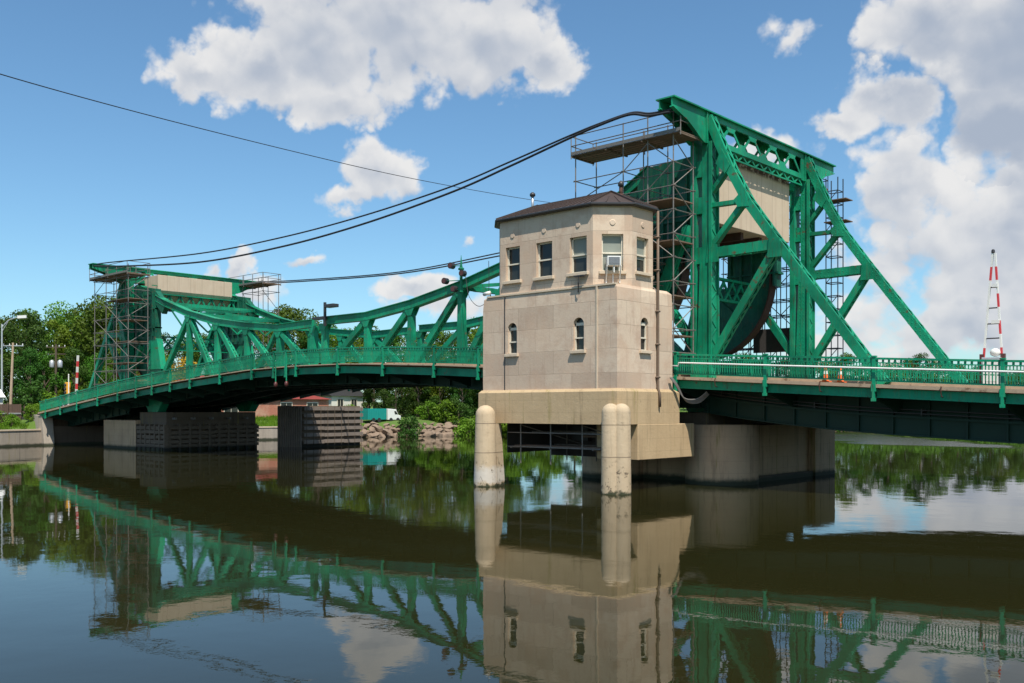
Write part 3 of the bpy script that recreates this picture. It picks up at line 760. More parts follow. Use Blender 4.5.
    b.box((X(-.55), -3.66, Z(19.22)), (X(.55), 14.86, Z(19.29)))
    b.box((X(-.50), .9, Z(17.64)), (X(.50), 10.3, Z(17.71)))
    n = 20                                      # lattice soffit below the lower chord
    for i in range(n):
        ya = .9 + 9.4 * i / n; yb = ya + 9.4 / n; q = 1 if i % 2 else -1
        b.beam((X(.42), ya, Z(17.64) if q > 0 else Z(17.3)), (X(.42), yb, Z(17.3) if q > 0 else Z(17.64)), .05, .09, (1, 0, 0))
    b.box((X(.38), .9, Z(17.24)), (X(.46), 10.3, Z(17.32)))
    for f in (lambda q: q, lambda q: 11.2 - q):        # flanges along the curved underside of the brackets
        pr = [(-3.62, 18.82), (-3.0, 18.62), (-2.3, 18.42), (-1.7, 18.12), (-1.15, 17.8), (-.7, 17.62)]
        for sx in (-1, 1):
            for p, q in zip(pr[:-1], pr[1:]): b.beam((X(sx * h), f(p[0]), Z(p[1]) - .03), (X(sx * h), f(q[0]), Z(q[1]) - .03), .22, .05, (1, 0, 0))
        b.box((X(-.34), f(-2.3), Z(18.45)), (X(.34), f(-2.2), Z(19.2)))
    for y in (-.45, 0, .45, 10.75, 11.2, 11.65): b.box((X(.38), y - .05, Z(17.6)), (X(.48), y + .05, Z(19.2)))
    b.build('portal_beam', M['green'], t)
    m = MB(); m.box((X(-.3), .8, Z(17.0)), (X(-.1), 10.4, Z(17.4))); m.build('cross_tie', M['green'], t)
    if strut:      # pinion arm reaching to the rack beside the post
        m = MB(); laced(m, (X(-2.0), -1.0, 9.9), (X(-.65), -1.0, 12.9), .55, .4, (0, 1, 0), .5, .12); plate(m, [(X(-.85), 12.3), (X(-.35), 12.3), (X(-.35), 13.4), (X(-.65), 13.3)], -.8, .6)
        m.build('pinion_arm', M['green'], t)
    # track girders under the rolling segments
    c = -6.4 if s > 0 else -60.6; zt = 6.98 if s > 0 else 6.48
    for y in (YN, YF):
        m = MB(); m.box((c - 4.6, y - .36, zt - .18), (c + 4.6, y + .36, zt - .02)); m.box((c - 4.5, y - .14, zt - 1.4), (c + 4.5, y + .14, zt - .18))
        for i in range(10): m.box((c - 4.5 + i, y - .34, zt - 1.4), (c - 4.42 + i, y + .34, zt - .18))
        m.box((c - 4.6, y - .36, zt - 1.5), (c + 4.6, y + .36, zt - 1.4)); m.build('track_girder', M['green'], t)
        m = MB(); m.prism([(c - 2.0, y - .4, dz(c) - .6), (c + 2.2, y - .4, dz(c) - .6), (c + .9, y - .4, 3.62), (c - .9, y - .4, 3.62)], (0, .8, 0)); m.build('bearing', M['green'], t)
    return t
tower(0, 1, 'tall green portal tower with raking legs beside the stone bridge house', 19.35, True)
tower(-65.2, -1, 'green portal tower at the left end wrapped in scaffolding', 17.9, True)

# ------------------------------------------------------------------ approach spans
def approach_right():
    t = thing('approach_span', (15, 5.6, 4.6), 'right approach span of the green bridge with a white pipe along its railing', 'bridge span')
    bot = lambda x: float(np.interp(x, [-8, -1, 3, 8, 15, 30], [4.2, 3.9, 3.32, 2.86, 2.5, 2.1]))
    deck_parts(t, -.28, 34, [.5, 4, 7.2, 10.7], POSTS_R, bot, fasc=.34)
    railing(t, -.28, 34, -2.68, -1, POSTS_R, hang=.62); railing(t, -.28, 34, 13.88, 1, POSTS_R)
    m = MB(); pts = [(-.25, -2.85, dz(-.25) + .50), (.25, -2.85, dz(.25) + .50), (.28, -2.85, dz(.25) + .66)] + [(x, -2.85, dz(x) + .66) for x in np.linspace(.4, 34, 18)]
    m.tube(pts, .042, 8); m.build('conduit_pipe', M['white'], t, True)
    m = MB()
    for zo in (0, .16): m.tube([(x, .05, bot(x) + .98 + zo) for x in np.linspace(-1, 34, 22)], .035, 6)
    for x in range(1, 34, 5): m.box((x, .02, bot(x) + .9), (x + .06, .46, bot(x) + 1.2))
    m.build('service_pipe', M['darkmetal'], t)
    for x in (2.3, 7.6, 12.8, 17.5, 22.5): MB().tube([(x, -2.78, dz(x) - .02), (x, -2.84, dz(x) - .2), (x + .02, -2.8, dz(x) - .42), (x, -2.6, dz(x) - .45)], .03, 6).build('hanger_loop', M['rust'], t)
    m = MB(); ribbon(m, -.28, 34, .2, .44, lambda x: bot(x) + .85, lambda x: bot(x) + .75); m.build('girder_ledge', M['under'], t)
approach_right()
def approach_left():
    t = thing('approach_span', (-74, 5.6, 4), 'left approach span of the green bridge sloping down to the bank', 'bridge span')
    bot = lambda x: dz(x) - 1.55
    deck_parts(t, -80.3, -66.03, [.5, 4, 7.2, 10.7], [p for p in POSTS_L if p < -66], bot, fasc=.42)
    railing(t, -80.0, -66.03, -2.68, -1, [p for p in POSTS_L if p < -66]); railing(t, -82.0, -66.03, 13.88, 1, [p for p in POSTS_L if p < -66])
approach_left()
m = MB(); ribbon(m, -138, -80.32, -2.4, 13.6, -.1, -.6, 5); m.build('road', M['asphalt'], kind='structure')

# ------------------------------------------------------------------ the bridge house
def wall_panel(mb, P, Q, z0, z1, holes, th=.32):
    """vertical wall from P to Q (plan points, seen from the right-hand side of P->Q) with holes (u0,u1,za,zb,arch)"""
    P = Vector((P[0], P[1], 0)); Q = Vector((Q[0], Q[1], 0)); d = (Q - P); L = d.length; d.normalize(); n = Vector((d.y, -d.x, 0))   # outward
    us = sorted({0, L} | {h[0] for h in holes} | {h[1] for h in holes}); zs = sorted({z0, z1} | {h[2] for h in holes} | {h[3] for h in holes})
    def pt(u, z, k=0): return P + d * u + Vector((0, 0, z)) - n * k
    for i in range(len(us) - 1):
        for j in range(len(zs) - 1):
            uc = (us[i] + us[i + 1]) / 2; zc = (zs[j] + zs[j + 1]) / 2
            if any(h[0] < uc < h[1] and h[2] < zc < h[3] for h in holes): continue
            q = [pt(us[i], zs[j]), pt(us[i + 1], zs[j]), pt(us[i + 1], zs[j + 1]), pt(us[i], zs[j + 1])]
            mb.add(q, [(0, 1, 2, 3)])
    for h in holes:
        u0, u1, za, zb, arch = h
        # reveals
        if not arch: loop = [(u0, za), (u1, za), (u1, zb), (u0, zb)]
        else:
            r = (u1 - u0) / 2; c = (u0 + u1) / 2; zs_ = zb - r
            A = [math.pi * k / 12 for k in range(13)]
            arc = [(c + r * math.cos(a), zs_ + r * math.sin(a)) for a in A]
            loop = [(u0, za), (u1, za)] + arc
            for k in range(12):      # spandrel fill up to the rectangle
                a, b2 = arc[k], arc[k + 1]
                mb.add([pt(*a), pt(*b2), pt(b2[0], zb), pt(a[0], zb)], [(0, 3, 2, 1)])
        nl = len(loop)
        for k in range(nl):
            a, b2 = loop[k], loop[(k + 1) % nl]
            if (a[0] - b2[0]) ** 2 + (a[1] - b2[1]) ** 2 < 1e-8: continue
            mb.add([pt(*a), pt(*b2), pt(*b2, th), pt(*a, th)], [(0, 1, 2, 3)])
    return P, d, n
def window(parent, P, d, n, h, blind=0, name='window', deep=.2):
    u0, u1, za, zb, arch = h
    def pt(u, z, k=0): return P + d * u + Vector((0, 0, z)) - n * k
    def bar(mb, ua, ub, z0, z1, k0, k1):
        q = [pt(ua, z0, k0), pt(ub, z0, k0), pt(ub, z0, k1), pt(ua, z0, k1), pt(ua, z1, k0), pt(ub, z1, k0), pt(ub, z1, k1), pt(ua, z1, k1)]
        mb.add(q, [(0, 3, 2, 1), (4, 5, 6, 7), (0, 1, 5, 4), (1, 2, 6, 5), (2, 3, 7, 6), (3, 0, 4, 7)])
    g = MB(); g.add([pt(u0, za, deep + .05), pt(u1, za, deep + .05), pt(u1, zb, deep + .05), pt(u0, zb, deep + .05)], [(0, 1, 2, 3)])
    w = g.build(name, M['glass'], parent)
    f = MB(); t = .07 if not arch else .05
    bar(f, u0, u0 + t, za, zb, deep - .03, deep + .04); bar(f, u1 - t, u1, za, zb, deep - .03, deep + .04); bar(f, u0, u1, za, za + t, deep - .04, deep + .04)
    if not arch: bar(f, u0, u1, zb - t, zb, deep - .03, deep + .04); zm = (za + zb) / 2
    else: bar(f, u0, u1, zb - (u1 - u0) / 2 - .06, zb - (u1 - u0) / 2 + .08, deep - .03, deep + .04); zm = za + (zb - (u1 - u0) / 2 - za) * .48
    bar(f, u0, u1, zm - .035, zm + .035, deep - .045, deep + .04)
    f.build('frame', M['cream'], w)
    if blind:
        b = MB(); bar(b, u0 + t, u1 - t, zb - t - (zb - za) * blind, zb - t, deep + .035, deep + .045)
        for k in range(1): bar(b, u0 + t, u1 - t, zb - t - (zb - za) * blind - .04, zb - t - (zb - za) * blind, deep + .02, deep + .045)
        b.build('blind', M['blind'], w)
    s = MB(); bar(s, u0 - .14, u1 + .14, za - .15, za, -.14, .12); s.build('sill', M['stone_plain'], w, bevel=.015)
    return w
def house():
    t = thing('bridge_house', (-4.3, -5.4, 3.2), 'tan stone bridge operator house with brown hipped roof and eight-sided upper floor', 'bridge house')
    # lower storey
    x0, x1, y0, y1 = -8.55, .1, -7.75, -3.15; z0, z1 = 4.82, 9.72
    lo = MB()
    aw = lambda u, w=.62, za=6.70, zb=8.27: (u - w / 2, u + w / 2, za, zb, True)
    faces = [((x0, y0), (x1, y0), [aw(2.08), aw(6.38, .64)]), ((x1, y0), (x1, y1), [aw(2.2, .62)]), ((x1, y1), (x0, y1), []), ((x0, y1), (x0, y0), [aw(2.4)])]
    info = []
    for P, Q, hs in faces: info.append(wall_panel(lo, P, Q, z0, z1 - .75, [h for h in hs]) + (hs,))
    # top zone with clipped pylons at the corners
    z2 = z1 - .75
    c = .55
    lo2 = MB()
    ring = lambda e, z, k: [(x0 + e, y0 + k, z), (x0 + k, y0 + e, z), (x1 - k, y0 + e, z), (x1 - e, y0 + k, z), (x1 - e, y1 - k, z), (x1 - k, y1 - e, z), (x0 + k, y1 - e, z), (x0 + e, y1 - k, z)]
    r1 = [(x0, y0, z2), (x0, y0, z2), (x1, y0, z2), (x1, y0, z2), (x1, y1, z2), (x1, y1, z2), (x0, y1, z2), (x0, y1, z2)]
    A = [(x0, y0), (x1, y0), (x1, y1), (x0, y1)]
    lo2.add([(p[0], p[1], z2) for p in A] + [(x0 + .05, y0 + .02, z1 - .15), (x1 - .05, y0 + .02, z1 - .15), (x1 - .02, y1 - .05, z1 - .15), (x0 + .05, y1 - .05, z1 - .15)] + [(x0 + .32, y0 + .06, z1), (x1 - .12, y0 + .06, z1), (x1 - .12, y1 - .3, z1), (x0 + .32, y1 - .3, z1)],
            [(0, 1, 5, 4), (1, 2, 6, 5), (2, 3, 7, 6), (3, 0, 4, 7), (4, 5, 9, 8), (5, 6, 10, 9), (6, 7, 11, 10), (7, 4, 8, 11), (8, 9, 10, 11)])
    lo.v, n = lo.v, len(lo.v); lo.add(lo2.v, lo2.f)
    lo.build('lower_wall', M['stone'], t)
    for P, d, n, hs in info:
        for h in hs: window(t, P, d, n, h, 0, 'arched_window', .16)
    # vertical joints and belt line
    m = MB()
    m.box((-7.02, y0 - .02, z0), (-6.97, y0 + .02, z1 - .1)); m.build('joint', M['darkmetal'], t)
    m = MB(); m.box((-1.12, y0 - .035, z0), (-1.02, y0 + .02, z1 - .02)); m.box((x0 + .3, y0 - .03, z1 - .05), (x1 - .1, y0 + .2, z1 + .03)); m.build('belt_course', M['stone_plain'], t)
    # upper storey: octagon
    U0, U1, V0, V1 = -8.45, -.06, -7.66, -3.3; c = 1.32
    O = [(U0 + 1.05, V0), (U1 - c, V0), (U1, V0 + c), (U1, V1 - c), (U1 - c, V1), (U0 + 1.05, V1), (U0, V1 - c), (U0, V0 + 1.05)]
    zu0, zu1 = z1 - .02, 13.55
    up = MB(); W_ = []
    rect = lambda u, w, za=10.42, zb=12.15: (u - w / 2, u + w / 2, za, zb, False)
    bx = O[0][0]
    hol = {0: [rect(-6.53 - bx, .98), rect(-4.42 - bx, 1.04), rect(-2.27 - bx, 1.04)], 1: [rect(.935, 1.02, 10.42, 12.18)], 2: [rect((V1 - V0 - 2 * c) / 2 , .98, 10.45, 12.12)], 3: [rect(.935, 1.0)], 4: [rect(1.6, 1.0), rect(4.4, 1.0)], 6: [rect(.9, .95)]}
    for i in range(8):
        hs = hol.get(i, []); inf = wall_panel(up, O[i], O[(i + 1) % 8], zu0, zu1, hs)
        for k, h in enumerate(hs): W_.append((inf, h, i, k))
    up.build('upper_wall', M['stone'], t)
    for (P, d, n), h, i, k in W_: window(t, P, d, n, h, {0: (0, 0, .52)[k], 1: .95, 2: .55}.get(i, 0))
    # round medallions above the windows
    for (P, d, n), h, i, k in W_:
        if i not in (0, 1, 2): continue
        c_ = P + d * ((h[0] + h[1]) / 2) + Vector((0, 0, 12.72)); m = MB()
        m.tube([c_ - n * .02, c_ + n * .035], .17, 18, .12); m.build('medallion', M['stone'], t)
    # roof
    def offs(e, z):
        out = []; N = 8
        for i in range(N):
            a, b, c2 = Vector(O[i - 1] + (0,)), Vector(O[i] + (0,)), Vector(O[(i + 1) % N] + (0,))
            d1 = (b - a).normalized(); d2 = (c2 - b).normalized(); n1 = Vector((d1.y, -d1.x, 0)); n2 = Vector((d2.y, -d2.x, 0)); bi = (n1 + n2).normalized()
            out.append(tuple(b + bi * (e / bi.dot(n1)) + Vector((0, 0, z))))
        return out
    m = MB(); r0 = offs(.19, 13.5); r1_ = offs(.21, 13.62); R0 = (-6.75, -5.47, 14.6); R1 = (-1.95, -5.47, 14.6)
    vs = r0 + r1_ + [R0, R1]
    fs = [(i, (i + 1) % 8, (i + 1) % 8 + 8, i + 8) for i in range(8)] + [tuple(range(7, -1, -1))]
    fs += [(8, 9, 17, 16), (9, 10, 17), (10, 11, 17), (11, 12, 17), (12, 13, 16, 17), (13, 14, 16), (14, 15, 16), (15, 8, 16)]
    m.add(vs, fs); rf = m.build('roof', M['roof'], t)
    m = MB()                                                     # standing seams and gutter
    for k in range(15):
        u = k / 14; x = r1_[0][0] + (r1_[1][0] - r1_[0][0]) * u; xr = R0[0] + (R1[0] - R0[0]) * u
        for (yy, y2) in ((r1_[0][1], -5.47), (r1_[5][1], -5.47)): m.beam((x, yy, 13.64), (xr, y2, 14.62), .04, .06, (1, 0, 0))
    for a, b in ((9, 17), (10, 17), (11, 17), (12, 17), (8, 16), (15, 16), (14, 16), (13, 16)): m.beam(Vector(vs[a]) + Vector((0, 0, .03)), Vector(vs[b]) + Vector((0, 0, .03)), .11, .05, (0, 0, 1))
    for a, b in ((1, 2), (2, 3)):
        for q in (.33, .66):
            p_ = Vector(r1_[a]).lerp(Vector(r1_[b]), q) + Vector((0, 0, .03)); e_ = p_.lerp(Vector(R1), .6 if q == .33 else .6); m.beam(p_, e_, .03, .05, (0, 0, 1))
    m.beam(R0, R1, .16, .08); m.build('seams', M['roof'], rf)
    m = MB(); g0 = offs(.22, 13.58)
    m.tube(g0 + [g0[0]], .06, 6); m.build('gutter', M['darkmetal'], rf)
    m = MB(); m.tube([(-7.0, -5.6, 14.3), (-7.0, -5.6, 15.12)], .07, 10); m.lathe((-7.0, -5.6, 14.35), [(.2, 0), (.1, .16)], 12); m.build('vent_pipe', M['alu'], rf, True)
    m = MB(); m.lathe((-7.0, -5.6, 15.1), [(.08, 0), (.15, .05), (.15, .16), (.06, .24)], 14); m.build('vent_cowl', M['darkmetal'], rf, True)
    m = MB(); m.tube([(-1.55, -5.2, 14.35), (-1.55, -5.2, 14.85)], .09, 10); m.lathe((-1.55, -5.2, 14.35), [(.2, 0), (.11, .14)], 12); m.build('vent_pipe', M['rust'], rf, True)
    m = MB(); m.lathe((-1.55, -5.2, 14.84), [(.08, 0), (.15, .06), (.15, .18), (.08, .26), (.04, .3)], 14); m.build('vent_cowl', M['darkmetal'], rf, True)
    # down pipe
    m = MB(); m.tube([(.19, -4.55, 13.5), (.19, -4.55, 9.6), (.19, -4.55, 4.9), (.30, -4.55, 4.6), (.30, -4.55, 4.0)], .065, 8)
    for z in (12.2, 10.6, 8.6, 7.0, 5.4): m.box((.0, -4.66, z), (.26, -4.44, z + .07))
    m.build('down_pipe', M['pipe'], t, True)
    # base block and ledges
    m = MB(); m.box((-8.72, -7.92, 3.18), (.22, -2.7, 4.72)); m.prism([(-8.72, -7.92, 4.72), (.22, -7.92, 4.72), (.22, -2.7, 4.72), (-8.72, -2.7, 4.72)], (0, 0, .001))
    m.add([(-8.72, -7.92, 4.722), (.22, -7.92, 4.722), (.22, -2.7, 4.722), (-8.72, -2.7, 4.722), (-8.6, -7.8, 4.86), (.13, -7.8, 4.86), (.13, -3.1, 4.86), (-8.6, -3.1, 4.86)], [(0, 1, 5, 4), (1, 2, 6, 5), (2, 3, 7, 6), (3, 0, 4, 7), (4, 5, 6, 7)])
    m.build('base_block', M['base'], t)
    m = MB(); m.box((-2.2, -6.3, 1.48), (.24, -1.35, 3.172)); m.build('ledge', M['base'], t, bevel=.03)
    # air conditioner in the chamfer window
    (P, d, n), h, _, _ = [w for w in W_ if w[2] == 1][0]
    def obox(mb, ua, ub, k0, k1, za, zb):
        pt = lambda u, z, k: P + d * u + Vector((0, 0, z)) + n * k
        mb.add([pt(ua, za, k0), pt(ub, za, k0), pt(ub, za, k1), pt(ua, za, k1), pt(ua, zb, k0), pt(ub, zb, k0), pt(ub, zb, k1), pt(ua, zb, k1)], [(0, 3, 2, 1), (4, 5, 6, 7), (0, 1, 5, 4), (1, 2, 6, 5), (2, 3, 7, 6), (3, 0, 4, 7)])
    ac = thing('air_conditioner', tuple(P + d * .93 + Vector((0, 0, 10.3)) + n * .3), 'white air conditioner box on struts in the corner window of the stone house', 'air conditioner')
    m = MB(); obox(m, .62, 1.26, -.1, .50, 10.62, 11.06); m.build('casing', M['white'], ac, bevel=.02)
    m = MB(); obox(m, .68, 1.20, .503, .515, 10.67, 11.01); g = m.build('grille', M['darkmetal'], ac)
    m = MB()
    for k in range(11): z = 10.69 + k * .03; obox(m, .68, 1.20, .516, .522, z, z + .012)
    m.build('louvre', M['alu'], g)
    m = MB()
    for u in (.60, .92, 1.24): obox(m, u, u + .05, .02, .08, 9.85, 10.62)
    for u in (.60, 1.24):
        pt = lambda uu, z, k: P + d * uu + Vector((0, 0, z)) + n * k
        m.beam(pt(u + .02, 10.6, .48), pt(u + .02, 9.95, .05), .05, .05, d)
    obox(m, .92, .97, .40, .45, 10.3, 10.62); m.build('support_bracket', M['white'], ac)
    # hanging cable bundle where the railing meets the house
    m = MB()
    for k in range(4):
        P0 = Vector((.25, -3.6 + k * .06, 5.45)); pts = [P0, P0 + Vector((.15, .25, -.35)), P0 + Vector((.3, .8, -1.0 - .05 * k)), P0 + Vector((.8, 1.2, -1.05 - .06 * k)), P0 + Vector((1.3, 1.3, -.7 - .04 * k))]
        m.tube(catenary(pts, 6), .032, 6)
    m.build('cable_bundle', M['steel'], t)
    m = MB(); m.tube([(-2.0, -7.8, 10.25), (-2.0, -7.98, 10.2), (-2.0, -7.98, 9.9), (-2.1, -7.86, 9.45)], .03, 6); m.box((-2.3, -8.0, 10.2), (-1.7, -7.8, 10.25)); m.build('bracket', M['darkmetal'], t)
house()
def security_camera():
    t = thing('security_camera', (-8.3, -7.3, 9.75), 'small white security camera on the left corner of the stone house', 'camera')
    m = MB(); m.tube([(-8.7, -7.5, 9.93), (-8.3, -7.5, 9.98)], .10, 10); m.build('housing', M['white'], t, True)
    m = MB(); m.tube([(-8.3, -7.4, 9.6), (-8.35, -7.45, 9.95)], .04, 6); m.build('bracket', M['darkmetal'], t)
    m = MB(); m.tube([(-8.75, -7.5, 9.92), (-8.69, -7.5, 9.93)], .08, 10); m.build('lens', M['lens'], t)
security_camera()

# fender pillars in the river
def pillar_left():
    t = thing('fender_pillar', (-7.35, -8.75, 0), 'single round-topped concrete fender pillar at the left corner of the stone house', 'pillar', )
    m = MB(); pr = [(.62, -3), (.60, 0), (.50, 3.6)] + [(.50 * math.cos(a), 3.6 + .50 * math.sin(a)) for a in np.radians([20, 40, 60, 78])]
    m.lathe((-7.4, -8.75, 0), pr, 32); m.build('shaft', M['pillar'], t, True)
    m = MB(); m.prism([(-7.5, -8.7, -3), (-6.75, -8.5, -3), (-6.75, -8.5, .3), (-7.1, -8.4, 3.17), (-7.5, -8.6, 3.17)], (-.3, .8, 0)); m.build('web', M['pillar'], t)
pillar_left()
def pillar_right():
    t = thing('fender_pillar', (-.55, -8.0, 0), 'twin round-topped concrete fender pillar at the right corner of the stone house', 'pillar')
    C = ((.0, -8.10), (.38, -7.80))
    for cx, cy in C:
        m = MB(); pr = [(.46, -3), (.45, 0), (.42, 3.74)] + [(.42 * math.cos(a), 3.74 + .42 * math.sin(a)) for a in np.radians([20, 40, 60, 78])]
        m.lathe((cx, cy, 0), pr, 32); m.build('shaft', M['pillar'], t, True)
    m = MB(); m.prism([(-.20, -8.42, -3), (.45, -8.0, -3), (.3, -7.3, -3), (-.35, -7.5, -3)], (0, 0, 6.17)); m.build('web', M['pillar'], t)
pillar_right()

# ------------------------------------------------------------------ scaffolding
def scaffold(label, xs, ys, ztop, zbot, plat, mat='steel', rails=True, skip=(), lift=2.0, braces=True, nm='scaffolding', decks=()):
    """poles at the grid xs*ys, ledgers every lift, plat=(x0,x1,y0,y1,z)"""
    t = thing(nm, (sum(xs) / len(xs), sum(ys) / len(ys), zbot), label, 'scaffolding')
    r = .036
    for i, x in enumerate(xs):
        for j, y in enumerate(ys):
            if (i, j) in skip: continue
            MB().tube([(x, y, zbot), (x, y, ztop)], r, 6).build('pole', M[mat], t)
    z = zbot + 1.0; m = MB(); k = 0
    while z < plat[4] - .2:
        for y in ys: m.tube([(xs[0] - .15, y, z), (xs[-1] + .15, y, z)], r * .8, 5)
        for x in xs: m.tube([(x, ys[0] - .15, z), (x, ys[-1] + .15, z)], r * .8, 5)
        z += lift; k += 1
    m.build('ledgers', M[mat], t)
    if braces:
        m = MB(); z = zbot + 1.0; k = 0
        while z + lift < plat[4]:
            for i in range(len(xs) - 1):
                a, b = (i, i + 1) if (k + i) % 2 else (i + 1, i)
                if (k + i) % 3 != 2: m.tube([(xs[a], ys[0], z), (xs[b], ys[0], z + lift)], r * .8, 5)
            a, b = (0, -1) if k % 2 else (-1, 0); m.tube([(xs[-1], ys[a], z), (xs[-1], ys[b], z + lift)], r * .8, 5)
            z += lift; k += 1
        m.build('diagonal_braces', M[mat], t)
    x0, x1, y0, y1, zp = plat
    m = MB(); n = 6
    for i in range(n): m.box((x0, y0 + (y1 - y0) * i / n + .012, zp), (x1, y0 + (y1 - y0) * (i + 1) / n - .012, zp + .05))
    kx = int((x1 - x0) / 2.2)
    for i in range(kx + 1): xx = x0 + .05 + (x1 - x0 - .1) * i / kx; m.box((xx - .04, y0, zp - .08), (xx + .04, y1, zp - .002))
    m.build('plank_platform', M['plank'], t)
    for (xa, xb, zd) in decks: MB().box((xa, ys[0], zd), (xb, ys[-1], zd + .06)).build('plank_deck', M['plank'], t)
    if rails:
        m = MB(); m.box((x0, y0 - .03, zp + .05), (x1, y0, zp + .22))
        for h in (.55, 1.08):
            m.tube([(x0, y0, zp + h), (x1, y0, zp + h)], r * .8, 5); m.tube([(x0, y1, zp + h), (x1, y1, zp + h)], r * .8, 5)
            m.tube([(x0, y0, zp + h), (x0, y1, zp + h)], r * .8, 5); m.tube([(x1, y0, zp + h), (x1, y1, zp + h)], r * .8, 5)
        for x in (x0, (x0 + x1) / 2, x1):
            for y in (y0, y1): m.tube([(x, y, zp - .15), (x, y, zp + 1.12)], r * .8, 5)
        m.build('guard_rail', M[mat], t)
    return t
s1 = scaffold('scaffolding with a long plank platform in front of the right tower above the house roof', [-6.5, -3.3, -1.75, -.2], [-2.6, -.75], 18.9, dz(-3) + .0, (-6.65, .35, -2.8, -.85, 17.72), decks=((-3.3, -.2, 14.5), (-3.3, -.2, 12.4), (-3.3, -.2, 9.6), (-3.3, -.2, 7.6)), lift=1.2)
scaffold('dark inner scaffolding between the trusses just left of the right tower post', [-5.0, -3.8, -2.6, -1.4], [1.7, 3.0], 17.2, 11.2, (-5.1, -1.2, 1.6, 3.1, 14.9), 'steel_dark', False, (), 1.2, decks=((-5.0, -1.3, 13.0),))
scaffold('dark scaffolding bay between the house roof and the right counterweight', [-6.2, -5.2, -4.2, -3.2, -2.1, -1.0], [12.6, 13.4, 14.2], 19.0, dz(-4), (-6.4, .3, 12.0, 14.2, 17.7), 'steel_dark', True, (), 1.0)
m = MB(); m.box((-3.9, 12.4, 7.5), (-.6, 12.45, 9.0)); n_ = m.build('debris_net', M['netting'], None, label='dark debris netting panel hung between the right tower posts', cat='netting')
scaffold('tall grey scaffolding with a plank deck in front of the left tower', [-66.9, -64.4, -62.2, -59.8], [-2.5, -.6], 17.4, dz(-63), (-67.6, -59.6, -2.7, -.5, 16.55), 'steel', True, (), 1.25, decks=((-64.4, -59.8, 14.2), (-62.2, -59.8, 12.2), (-62.2, -59.8, 10.2), (-64.4, -59.8, 8.2)))
scaffold('scaffolding with a dark deck behind the right end of the left tower beam', [-64.5, -62.6, -60.6], [12.4, 14.3], 18.2, dz(-63), (-67.5, -60.2, 12.1, 14.3, 17.1), 'steel', True, (), 2.0)
def ladder_tower(x, y, label):
    t = thing('scaffold_tower', (x, y, dz(x)), label, 'scaffolding')
    for dx in (0, .75):
        for dy in (0, .75): MB().tube([(x + dx, y + dy, dz(x)), (x + dx, y + dy, 18.0)], .035, 5).build('pole', M['steel_dark'], t)
    z = dz(x) + .5; k = 0
    while z < 17.6:
        m = MB()
        for dy in (0, .75): m.tube([(x, y + dy, z), (x + .75, y + dy, z)], .03, 5)
        for dx in (0, .75): m.tube([(x + dx, y, z), (x + dx, y + .75, z)], .03, 5)
        if k % 2: m.tube([(x, y, z), (x + .75, y, z + .8)], .025, 5)
        z += .8; k += 1
        m.build('rung_frame', M['steel_dark'], t)
    m = MB()
    for z in (15.3, 16.6): m.box((x - .1, y - .1, z), (x + 1.3, y + .9, z + .05))
    m.build('plank_platform', M['plank'], t)
ladder_tower(.9, 12.6, 'narrow scaffold tower rising behind the right tower post against the cloud')
def under_scaffold():
    t = thing('hanging_scaffold', (-4, -5.5, 2), 'grey pipe scaffold hung under the base of the stone house between the pillars', 'scaffolding')
    for x in (-6.3, -4.3, -2.3): 
        for y in (-7.3, -3.6): MB().tube([(x, y, 3.17), (x, y, 1.15)], .035, 6).build('hanger', M['steel'], t)
    m = MB()
    for y in (-7.3, -5.4, -3.6):
        m.tube([(-7.2, y, 1.98), (-1.2, y, 1.98)], .035, 6); m.tube([(-7.2, y, 2.7), (-1.2, y, 2.7)], .03, 6)
    for x in (-6.9, -4.3, -1.6): m.tube([(x, -7.4, 1.93), (x, -3.4, 1.93)], .035, 6)
    for x in (-6.3, -2.3): m.tube([(x, -7.3, 3.1), (x + 1.2, -3.6, 2.0)], .03, 6)
    m.build('ledgers', M['steel'], t)
    m = MB()
    for k in range(4): m.box((-7.0, -7.0 + k * .3, 2.0), (-1.3, -6.75 + k * .3, 2.05))
    m.box((-4.2, -5.0, 2.45), (-1.4, -4.6, 2.55)); m.build('planks', M['plank'], t)
    m = MB(); m.box((-8.0, -2.95, 1.35), (-1.0, -2.9, 3.17)); m.box((-8.0, -6.5, 1.6), (-7.95, -2.95, 3.17)); m.build('dark_net', M['netting'], t)
    m = MB(); m.box((-6.2, -3.3, 2.2), (-5.1, -2.7, 3.0)); m.build('tool_box', M['darkmetal'], t)
under_scaffold()

# ------------------------------------------------------------------ overhead cables
def cable(pts, r, label, group=None):
    MB().tube(catenary(pts), r, 6).build('cable', M['cable'], None, True, label=label, cat='cable', group=group)
cable([(.2, -3.4, 18.7), (-1.0, -3.5, 18.73), (-2.1, -3.55, 18.98), (-4.06, -3.6, 18.83), (-6.15, -3.6, 18.58), (-10.5, -3.6, 17.95), (-15.4, -3.6, 17.3), (-24, -3.6, 16.7), (-33.4, -3.6, 16.43), (-44.8, -3.6, 16.55), (-60.3, -3.6, 17.48), (-65.0, -3.2, 17.8)], .055, 'upper thick black cable sagging between the near ends of the two tower beams')
cable([(.2, -3.5, 18.55), (-1.0, -3.6, 18.6), (-2.1, -3.7, 18.86), (-4.06, -3.7, 18.7), (-6.15, -3.65, 18.42), (-10.5, -3.6, 17.7), (-15.4, -3.6, 16.95), (-24, -3.6, 16.15), (-33.4, -3.6, 15.75), (-44.8, -3.6, 15.85), (-58.1, -3.6, 16.88), (-65.0, -3.5, 17.6)], .07, 'lower thick black cable sagging between the near ends of the two tower beams')
